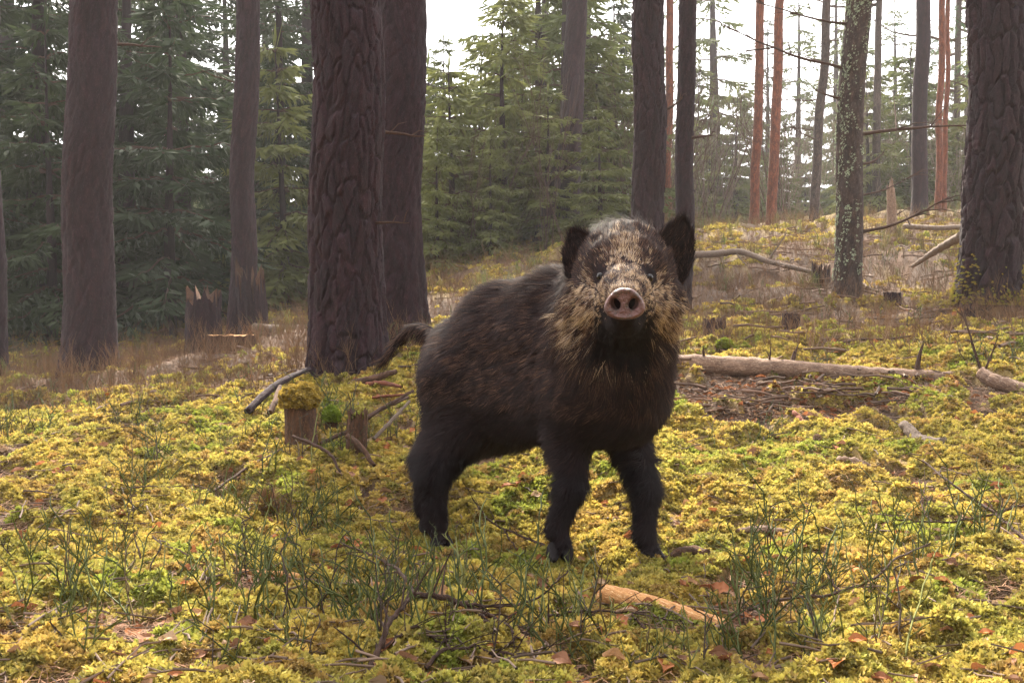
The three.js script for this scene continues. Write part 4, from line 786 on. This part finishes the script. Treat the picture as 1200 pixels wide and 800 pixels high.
// ------------------------------------------------------------------ the wild boar
{
  const TH = 50 * Math.PI / 180, Fd = V(Math.cos(TH), 0, Math.sin(TH)), Rt = V(-Math.sin(TH), 0, Math.cos(TH));   // forward, its right side
  const O = V(0.262, -0.02, -3.13);                                                                                   // ground below the shoulders
  const L = (f, u, r) => O.clone().addScaledVector(Fd, f).add(V(0, u, 0)).addScaledVector(Rt, r);
  // head frame: x to the picture's right, z along the snout
  const HC = V(0.305, 0.785, -2.9), NOSE = pix(732, 358, 2.58), Hz = NOSE.clone().sub(HC).normalize(), Hx = V(0, 1, 0).cross(Hz).normalize().applyAxisAngle(Hz, -0.03), Hy = Hz.clone().cross(Hx), HL = HC.distanceTo(NOSE);
  const Hd = (x, y, z) => HC.clone().addScaledVector(Hx, x).addScaledVector(Hy, y).addScaledVector(Hz, z);
  const bones = [], bone = (a, b, ra, rb, k = 0.05) => bones.push({ a, d: b.clone().sub(a), l: b.distanceToSquared(a) || 1e-9, ra, rb, k });
  // trunk: spine chain above, belly chain below
  bone(L(0.02, 0.645, 0), L(-0.2, 0.625, 0), 0.15, 0.15); bone(L(-0.2, 0.63, 0), L(-0.42, 0.615, 0), 0.155, 0.155, 0.06); bone(L(-0.42, 0.615, 0), L(-0.66, 0.545, 0), 0.155, 0.14, 0.06);
  bone(L(0.05, 0.475, 0), L(-0.14, 0.46, 0), 0.135, 0.145, 0.08); bone(L(-0.14, 0.46, 0), L(-0.36, 0.455, 0), 0.145, 0.145, 0.08); bone(L(-0.36, 0.455, 0), L(-0.60, 0.48, 0), 0.145, 0.135, 0.08);
  bone(L(0.0, 0.725, 0), L(-0.16, 0.715, 0), 0.085, 0.085, 0.08); bone(L(-0.16, 0.715, 0), L(-0.5, 0.655, 0), 0.085, 0.08, 0.08); bone(L(0.0, 0.72, 0), Hd(0, 0.0, -0.09), 0.09, 0.09, 0.06);                                                        // withers
  // neck
  bone(L(0.02, 0.56, 0), Hd(0, -0.03, -0.04), 0.17, 0.13, 0.09); bone(L(0.08, 0.47, 0), Hd(0, -0.12, -0.01), 0.12, 0.09, 0.08);
  // head
  bone(Hd(0, 0.035, -0.03), Hd(0, 0.03, 0.03), 0.105, 0.095, 0.05); bone(Hd(0, 0.02, 0.05), Hd(0, 0.004, 0.19), 0.085, 0.055, 0.04); bone(Hd(0, 0.004, 0.19), Hd(0, 0, HL - 0.055), 0.054, 0.043, 0.03);
  for (const s of [-1, 1]) { bone(Hd(s * 0.072, -0.055, -0.01), Hd(s * 0.03, -0.04, 0.15), 0.075, 0.045, 0.04); bone(Hd(s * 0.05, 0.045, 0.055), Hd(s * 0.04, 0.03, 0.1), 0.04, 0.03, 0.03); }
  bone(Hd(0, -0.11, 0.0), Hd(0, -0.07, 0.2), 0.075, 0.034, 0.04); bone(Hd(0, -0.07, 0.2), Hd(0, -0.055, 0.25), 0.034, 0.025, 0.03);
  // legs: shoulder or hip, elbow or stifle, carpus or hock, fetlock
  const foot = (px, d) => { const p = pix(px, 350, d); p.y = topH(p.x, p.z) - 0.004; return p; };
  const RF = foot(656, 3.0), LF = foot(760, 3.06), RH = foot(513, 3.4), LH = foot(500, 3.5);
  const legs = [];
  for (const [ft, s, hind] of [[RF, 1, 0], [LF, -1, 0], [RH, 1, 1], [LH, -1, 1]]) {
    if (!hind) {
      const sh = L(0.02, 0.46, s * 0.085), el = L(s < 0 ? -0.01 : -0.03, 0.34, s < 0 ? -0.125 : 0.10), ca = el.clone().lerp(ft, 0.55).addScaledVector(Fd, 0.03), fe = ft.clone().add(V(0, 0.075, 0)).addScaledVector(Fd, -0.012);
      ca.y = ft.y + 0.19;
      bone(sh, el, 0.09, 0.062, 0.06); bone(el, ca, 0.060, 0.039, 0.03); bone(ca, fe, 0.039, 0.032, 0.02); bone(fe, ft.clone().add(V(0, 0.035, 0)).addScaledVector(Fd, 0.012), 0.027, 0.027, 0.015);
    } else {
      const hip = L(-0.56, 0.48, s * 0.085), kn = L(-0.50, 0.34, s * 0.10), ho = ft.clone().addScaledVector(Fd, s > 0 ? -0.03 : 0.01), fe = ft.clone().add(V(0, 0.075, 0)).addScaledVector(Fd, -0.012);
      
      ho.y = ft.y + 0.23;
      bone(hip, kn, 0.13, 0.085, 0.08); bone(kn, ho, 0.075, 0.046, 0.05); bone(L(-0.62, 0.46, s * 0.07), ho, 0.095, 0.038, 0.06); bone(ho, fe, 0.045, 0.036, 0.02); bone(fe, ft.clone().add(V(0, 0.035, 0)).addScaledVector(Fd, 0.012), 0.030, 0.028, 0.015);
    }
    legs.push([ft, hind]);
  }
  const sdf = (x, y, z) => {
    let D = 1;
    for (const b of bones) {
      const px = x - b.a.x, py = y - b.a.y, pz = z - b.a.z; let t = (px * b.d.x + py * b.d.y + pz * b.d.z) / b.l; t = t < 0 ? 0 : t > 1 ? 1 : t;
      const ex = px - b.d.x * t, ey = py - b.d.y * t, ez = pz - b.d.z * t, d = Math.sqrt(ex * ex + ey * ey + ez * ez) - (b.ra + (b.rb - b.ra) * t);
      const h = b.k - Math.abs(D - d); D = (d < D ? d : D) - (h > 0 ? h * h / (4 * b.k) : 0);
    }
    return D;
  };
  const lo = V(9, 9, 9), hi = V(-9, -9, -9);
  for (const b of bones) for (const p of [b.a, b.a.clone().add(b.d)]) { const r = Math.max(b.ra, b.rb) + 0.03; lo.min(p.clone().subScalar(r)); hi.max(p.clone().addScalar(r)); }
  const bodyW = surfaceNets(sdf, lo, hi, 0.0085);
  const base = V(0.02, 0, -3.25); base.y = topH(base.x, base.z);
  const boar = thing('wild_boar', 'dark bristly wild boar standing on the moss, facing out with snout raised', 'boar', base);
  const local = (g) => g.translate(-base.x, -base.y, -base.z);
  const hide = new THREE.MeshPhysicalMaterial({ color: lin(0.020, 0.013, 0.014), roughness: 1, specularIntensity: 0.15 });
  // ears
  const earGeos = [];
  for (const s of [-1, 1]) {
    const root = s < 0 ? pix(697, 330, 2.91) : pix(776, 330, 2.91), tip = s < 0 ? pix(671, 270, 2.96) : pix(804, 256, 2.94);
    const ax = tip.clone().sub(root), side = V(1, 0, s < 0 ? 0.35 : -0.3).normalize(), nrm = side.clone().cross(ax.clone().normalize()).normalize(); if (nrm.z < 0) nrm.negate();
    side.copy(ax).normalize().cross(nrm).normalize();
    const pos = [], idx = [], nu = 16, nv = 22, W = s < 0 ? 0.060 : 0.062;
    for (const th of [0, 1]) for (let j = 0; j <= nv; j++) for (let i = 0; i <= nu; i++) {
      const u = i / nu * 2 - 1, v = j / nv, w = W * (Math.pow(Math.sin(Math.PI * (0.22 + 0.78 * v)), 0.6) + 0.02), p = root.clone().addScaledVector(ax, v * 1.06 - 0.06).addScaledVector(side, u * w).addScaledVector(nrm, 0.022 * (u * u - 0.6) * (1 - v * 0.6) - 0.016 * v * v - th * 0.006);
      pos.push(p.x, p.y, p.z);
    }
    const m = (nu + 1) * (nv + 1);
    for (const th of [0, 1]) for (let j = 0; j < nv; j++) for (let i = 0; i < nu; i++) { const a = th * m + j * (nu + 1) + i; th ? idx.push(a, a + nu + 1, a + 1, a + 1, a + nu + 1, a + nu + 2) : idx.push(a, a + 1, a + nu + 1, a + 1, a + nu + 2, a + nu + 1); }
    for (let j = 0; j < nv; j++) for (const i of [0, nu]) { const a = j * (nu + 1) + i, b = a + nu + 1; idx.push(a, b, a + m, b, b + m, a + m); }
    const g = geom(pos, idx); earGeos.push([g, s, ax, nrm]);
  }
  // fur
  const hairGeo = (() => { const pos = [], idx = []; const K = 4; for (let i = 0; i <= K; i++) { const t = i / K, w = (1 - t * t) * 0.5 + 0.02; pos.push(-w, t, -0.42 * t * t, w, t, -0.42 * t * t, 0, t, -0.42 * t * t + w * 0.02); } for (let i = 0; i < K; i++) { const a = i * 3; for (const [p, q] of [[0, 2], [2, 1]]) idx.push(a + p, a + q, a + 3 + p, a + q, a + 3 + q, a + 3 + p); } return geom(pos, idx); })();
  const hairs = [], rnd = rngOf(700), X = V(), Y = V(), Z = V(), mtx = new THREE.Matrix4();
  const hair = (p, n, dir, len, lift, wid, c, roll = 0.5) => {
    const t = dir.clone().addScaledVector(n, -dir.dot(n)).normalize().add(V(n3(p.x * 38, p.y * 38, p.z * 38), n3(p.x * 38 + 9, p.y * 38, p.z * 38), n3(p.x * 38, p.y * 38 + 9, p.z * 38)).multiplyScalar(0.35)).add(V((rnd() - 0.5), (rnd() - 0.5), (rnd() - 0.5)).multiplyScalar(roll)).normalize();
    Y.copy(t).addScaledVector(n, lift).normalize(); X.copy(Y).cross(n).normalize(); Z.copy(X).cross(Y).normalize();
    const l = len * (0.65 + 0.6 * rnd()), w = wid * (0.7 + 0.6 * rnd());
    mtx.makeBasis(X.clone().multiplyScalar(w), Y.clone().multiplyScalar(l), Z.clone().multiplyScalar(l * Math.min(1, lift * 1.3))); mtx.setPosition(p.x - base.x - n.x * 0.001, p.y - base.y - n.y * 0.001, p.z - base.z - n.z * 0.001);
    const v = 0.65 + 0.7 * rnd(); hairs.push([mtx.clone(), lin(c[0] * v, c[1] * v, c[2] * v)]);
  };
  const DARK = [0.016, 0.0085, 0.0095], BROWN = [0.040, 0.021, 0.0185], TAWNY = [0.115, 0.062, 0.040], BLOND = [0.45, 0.32, 0.205], GREY = [0.34, 0.27, 0.23], BLACK = [0.009, 0.0056, 0.007];
  const eyes = [-1, 1].map((s) => { for (let z = 0.25; z > -0.1; z -= 0.002) { const p = Hd(s * 0.062, 0.032, z); if (sdf(p.x, p.y, p.z) < 0) return Hd(s * 0.062, 0.032, z - 0.0045); } });
  const pts = scatter(bodyW, 330000, rnd);
  { // the face is more finely haired
    const I = bodyW.index.array, P = bodyW.attributes.position, keep = [], q = V(), mid = Hd(0, -0.02, 0.1);
    for (let t = 0; t < I.length; t += 3) if (q.fromBufferAttribute(P, I[t]).distanceTo(mid) < 0.22) keep.push(I[t], I[t + 1], I[t + 2]);
    const face = bodyW.clone(); face.setIndex(keep); for (const x of scatter(face, 52000, rnd)) pts.push(x);
  }
  for (let pi = 0; pi < pts.length; pi++) { const [p, n] = pts[pi];
    const hv = p.clone().sub(HC), hx = hv.dot(Hx), hy = hv.dot(Hy), hz = hv.dot(Hz), bv = p.clone().sub(O), f = bv.dot(Fd), u = bv.y, r = bv.dot(Rt);
    if (n.z < -0.45 && rnd() < 0.6) continue;                             // thinner on the far side
    const r1 = clamp(0.62 * rnd() + 0.38 * (0.5 + 0.75 * n3(p.x * 24, p.y * 24 + p.z * 9, p.z * 24))), legY = Math.min(...legs.map(([q]) => Math.hypot(p.x - q.x, p.z - q.z) + 0.6 * Math.max(0, p.y - q.y - 0.2)));
    if (pi > 215000 && p.distanceTo(HC) > 0.42) continue;
    const headness = smooth(-0.13, -0.02, hz) * smooth(0.225, 0.165, Math.hypot(hx, hy * 0.8 + 0.02)) ;
    if (headness > 0.5 + 0.4 * (rnd() - 0.5) && hy > -0.22 + 0.05 * n3(p.x * 30, p.y * 30, p.z * 30)) {
      if (hz > HL - 0.03) continue;
      const eye = Math.min(p.distanceTo(eyes[0]), p.distanceTo(eyes[1])); if (eye < 0.0125) continue;
      const away = V().addScaledVector(Hx, hx * 2.4).addScaledVector(Hy, hy * 1.6 + (hy > 0 ? 0.1 : -0.05)).addScaledVector(Hz, -0.25);
      const jit = 0.022 * n3(p.x * 45, p.y * 45, p.z * 45) + 0.012 * (rnd() - 0.5), ax = Math.abs(hx) + jit, ay = hy + jit, muzzle = smooth(0.12, 0.18, hz);
      const seg = (x0, y0, x1, y1) => { const ux = x1 - x0, uy = y1 - y0, t = clamp(((ax - x0) * ux + (ay - y0) * uy) / (ux * ux + uy * uy)); return Math.hypot(ax - x0 - ux * t, ay - y0 - uy * t); };
      const cheek = smooth(0.058, 0.018, seg(0.062, 0.005, 0.135, -0.13)), bridge = smooth(0.075, 0.03, ax) * smooth(-0.005, 0.012, ay);
      const throat = smooth(0.082, 0.055, ax + 0.16 * Math.max(0, ay + 0.06)) * smooth(-0.02, -0.04, ay);
      const around = smooth(0.036, 0.022, eye + jit * 0.4);
      let light = Math.max(0.85 * cheek, bridge * (0.22 + 0.55 * smooth(-0.02, 0.13, hz)), 0.11); light *= (1 - throat) * (1 - 0.92 * around);
      let c, len, wid = 0.0012, lift = 0.4;
      if (r1 < light * 0.52) c = BLOND; else if (r1 < light * 0.62) c = GREY; else if (r1 < light) c = TAWNY; else { const q = rnd(); c = throat > 0.4 || around > 0.5 ? (q < 0.8 ? BLACK : DARK) : q < 0.55 ? DARK : q < 0.85 ? BROWN : TAWNY; }
      len = 0.013 + 0.017 * smooth(0.16, 0.0, hz) + 0.038 * smooth(-0.01, -0.10, hy) * (1 - 0.25 * throat);
      if (hy < 0) { away.add(V(0, -0.12, 0)); lift = 0.5; wid = 0.0014; }
      if (muzzle > 0.4) { len = Math.min(len, 0.012); wid = 0.0010; lift = 0.3; }
      if (around > 0.3) { len = 0.008; lift = 0.2; wid = 0.0009; }
      hair(p, n, away, len, lift, wid, c, 0.45);
    } else if (u < 0.27 && legY < 0.2) {                                    // legs
      if (u < 0.03) continue;
      hair(p, n, V(0, -1, 0).addScaledVector(Fd, -0.25), 0.022 + 0.03 * smooth(0.1, 0.27, u), 0.3, 0.0012, r1 < 0.75 ? BLACK : DARK, 0.3);
      if (rnd() < 0.2) hair(p, n, V(0, -1, 0).addScaledVector(Fd, -0.9), 0.045, 0.5, 0.0012, DARK, 0.4);
    } else {
      const top = smooth(0.66, 0.79, u), ruff = smooth(0.24, 0.15, p.distanceTo(Hd(0, -0.1, 0.03))), belly = smooth(0.36, 0.28, u);
      const dir = Fd.clone().multiplyScalar(-1).add(V(0, -0.55 - 0.5 * belly, 0)).addScaledVector(Rt, Math.sign(r) * 0.1);
      dir.add(V(n2(p.x * 7 + p.y * 5, p.z * 7), n2(p.x * 7, p.y * 7 + 9), n2(p.z * 7, p.y * 7)).multiplyScalar(0.35));
      let c = r1 < 0.50 ? DARK : r1 < 0.78 ? BROWN : TAWNY, len = 0.042 + 0.03 * top + 0.012 * belly, lift = 0.28 + 0.3 * top;
      if (ruff > 0.1 && hz < 0.2) { if (r1 < (Math.abs(hx) < 0.07 ? 0.2 : 0.36) * ruff && hy > -0.24) c = r1 < 0.10 * ruff ? BLOND : TAWNY; len = 0.06; dir.set(0, -0.8, 0).addScaledVector(Hx, hx * 6).addScaledVector(Hz, 0.2); lift = 0.45; }
      if (u < 0.42 && r1 > 0.55) c = DARK;
      hair(p, n, dir, len, lift, 0.0015, c, 0.42);
    }
  }
  for (const [g, s, ax, nrm] of earGeos) for (const [p, n] of scatter(g, 7500, rnd)) hair(p, n, ax.clone().addScaledVector(nrm, -0.02), 0.028, 0.4, 0.0012, rnd() < 0.35 ? BLACK : rnd() < 0.5 ? DARK : rnd() < 0.8 ? BROWN : TAWNY, 0.8);
  // tail
  const tailC = curve([L(-0.70, 0.59, 0.02), pix(486, 384, 3.68), pix(468, 398, 3.68), pix(448, 426, 3.66)], 24), tailG = tube(tailC, [0.022, 0.015, 0.008], 10);
  for (const [p, n] of scatter(tailG, 2600, rnd)) hair(p, n, V(-0.6, -0.8, 0), 0.055, 0.3, 0.0014, rnd() < 0.5 ? DARK : rnd() < 0.6 ? TAWNY : BROWN, 0.5);
  // whiskers of the ruff hanging over the chest
  part(boar, 'body', local(bodyW), hide);
  for (const [g] of earGeos) part(boar, 'ear', local(g), hide);
  part(boar, 'tail', local(tailG), hide);
  instanced('fur', hairGeo, new THREE.MeshPhysicalMaterial({ color: lin(1, 1, 1), roughness: 0.75, specularIntensity: 0.3, side: THREE.DoubleSide }), hairs, boar);
  console.log('hairs', hairs.length);
  // snout disc with nostrils, cut from a distance field in its own axes
  {
    const n = Hz.clone().lerp(CAM.clone().sub(NOSE).normalize(), 0.75).add(V(0, 0.06, 0)).normalize(), sx = V(0, 1, 0).cross(n).normalize(), sy = n.clone().cross(sx);
    const sd = (x, y, z) => {
      const wv = 0.050 * (1 - 0.20 * smooth(-0.01, 0.038, y)), yy = y > 0 ? y / 0.043 : y / 0.034, q = Math.pow(Math.pow(Math.abs(x) / wv, 2.3) + Math.pow(Math.abs(yy), 2.3), 1 / 2.3), rad = (q - 1) * 0.036;
      const rim = 0.004 * Math.exp(-Math.pow((q - 0.88) / 0.16, 2)), front = z - (0.008 + rim - 0.0012 * n3(x * 70, y * 70, 2) - 0.0011 * n3(x * 190, y * 260, 5)), back = -z - 0.03;
      let d = Math.max(rad, Math.max(front, back)); const k = 0.010, h = k - Math.abs(rad - Math.max(front, back)); if (h > 0) d += h * h / (4 * k);
      for (const s of [-1, 1]) {
        const ax = x - s * 0.0215, ay = y - 0.004, c = Math.cos(s * 0.45), t = Math.sin(s * 0.45), bx = ax * c - ay * t, by = ax * t + ay * c, e = (Math.hypot(bx / 0.0112, by / 0.0145) - 1) * 0.0112, hole = Math.max(e, -(z + 0.02));
        const hh = 0.008 - Math.abs(d + hole); d = Math.max(d, -hole) + (hh > 0 ? hh * hh / 0.032 : 0);
      }
      return d;
    };
    const g = surfaceNets(sd, V(-0.064, -0.05, -0.036), V(0.064, 0.056, 0.022), 0.0012);
    { const P = g.attributes.position, c = []; for (let i = 0; i < P.count; i++) { const x = P.getX(i), y = P.getY(i), q = 0.5 + 0.5 * n3(x * 55, y * 55, 3), m = smooth(0.55, 0.75, 0.5 + 0.35 * n3(x * 38 + 4, y * 38, 8) + 0.25 * n3(x * 160, y * 160, 1)); const v = 0.8 + 0.4 * q; c.push(lerp(v, 0.55, m), lerp(v, 0.72, m), lerp(v, 0.6, m)); } g.setAttribute('color', new THREE.Float32BufferAttribute(c, 3)); }
    g.applyMatrix4(new THREE.Matrix4().makeBasis(sx, sy, n).setPosition(NOSE));
    part(boar, 'snout', local(g), new THREE.MeshPhysicalMaterial({ color: lin(0.125, 0.055, 0.052), vertexColors: true, roughness: 0.55, clearcoat: 0.1, clearcoatRoughness: 0.4, bumpMap: grainBump, bumpScale: 0.001 }));
  }
  for (const e of eyes) {
    const g = new THREE.SphereGeometry(0.0115, 20, 16); g.translate(e.x, e.y, e.z);
    part(boar, 'eye', local(g), new THREE.MeshPhysicalMaterial({ color: lin(0.012, 0.008, 0.007), roughness: 0.22, specularIntensity: 0.5 }));
  }
  // cloven hooves
  for (const [ft, hind] of legs) for (const s of [-1, 1]) {
    const g = new THREE.SphereGeometry(1, 18, 14), P = g.attributes.position;
    for (let i = 0; i < P.count; i++) { let x = P.getX(i), y = P.getY(i), z = P.getZ(i); const t = (y + 1) / 2; y = Math.max(y, -0.75); const fr = Math.max(0, z); P.setXYZ(i, x * 0.019 * (1.1 - 0.2 * t) * (1 - 0.55 * fr * (1 - t)), (y + 0.75) * 0.030 * (1 - 0.35 * fr), z * 0.034 * (1.1 - 0.45 * t) + 0.020 * (1 - t) * fr); }
    g.computeVertexNormals(); const dir = hind ? Fd : Fd.clone().add(V(ft === LF ? 0.5 : -0.6, 0, 0.1)).normalize(), side = V(0, 1, 0).cross(dir);
    g.applyMatrix4(new THREE.Matrix4().makeBasis(side, V(0, 1, 0), dir).setPosition(ft.clone().addScaledVector(side, s * 0.02).addScaledVector(dir, 0.018).add(V(0, -0.006, 0))));
    part(boar, 'hoof', local(g), new THREE.MeshPhysicalMaterial({ color: lin(0.012, 0.009, 0.010), roughness: 0.8, specularIntensity: 0.3 }));
  }
  add(boar);
}
console.log('boar');
renderer.render(scene, camera);
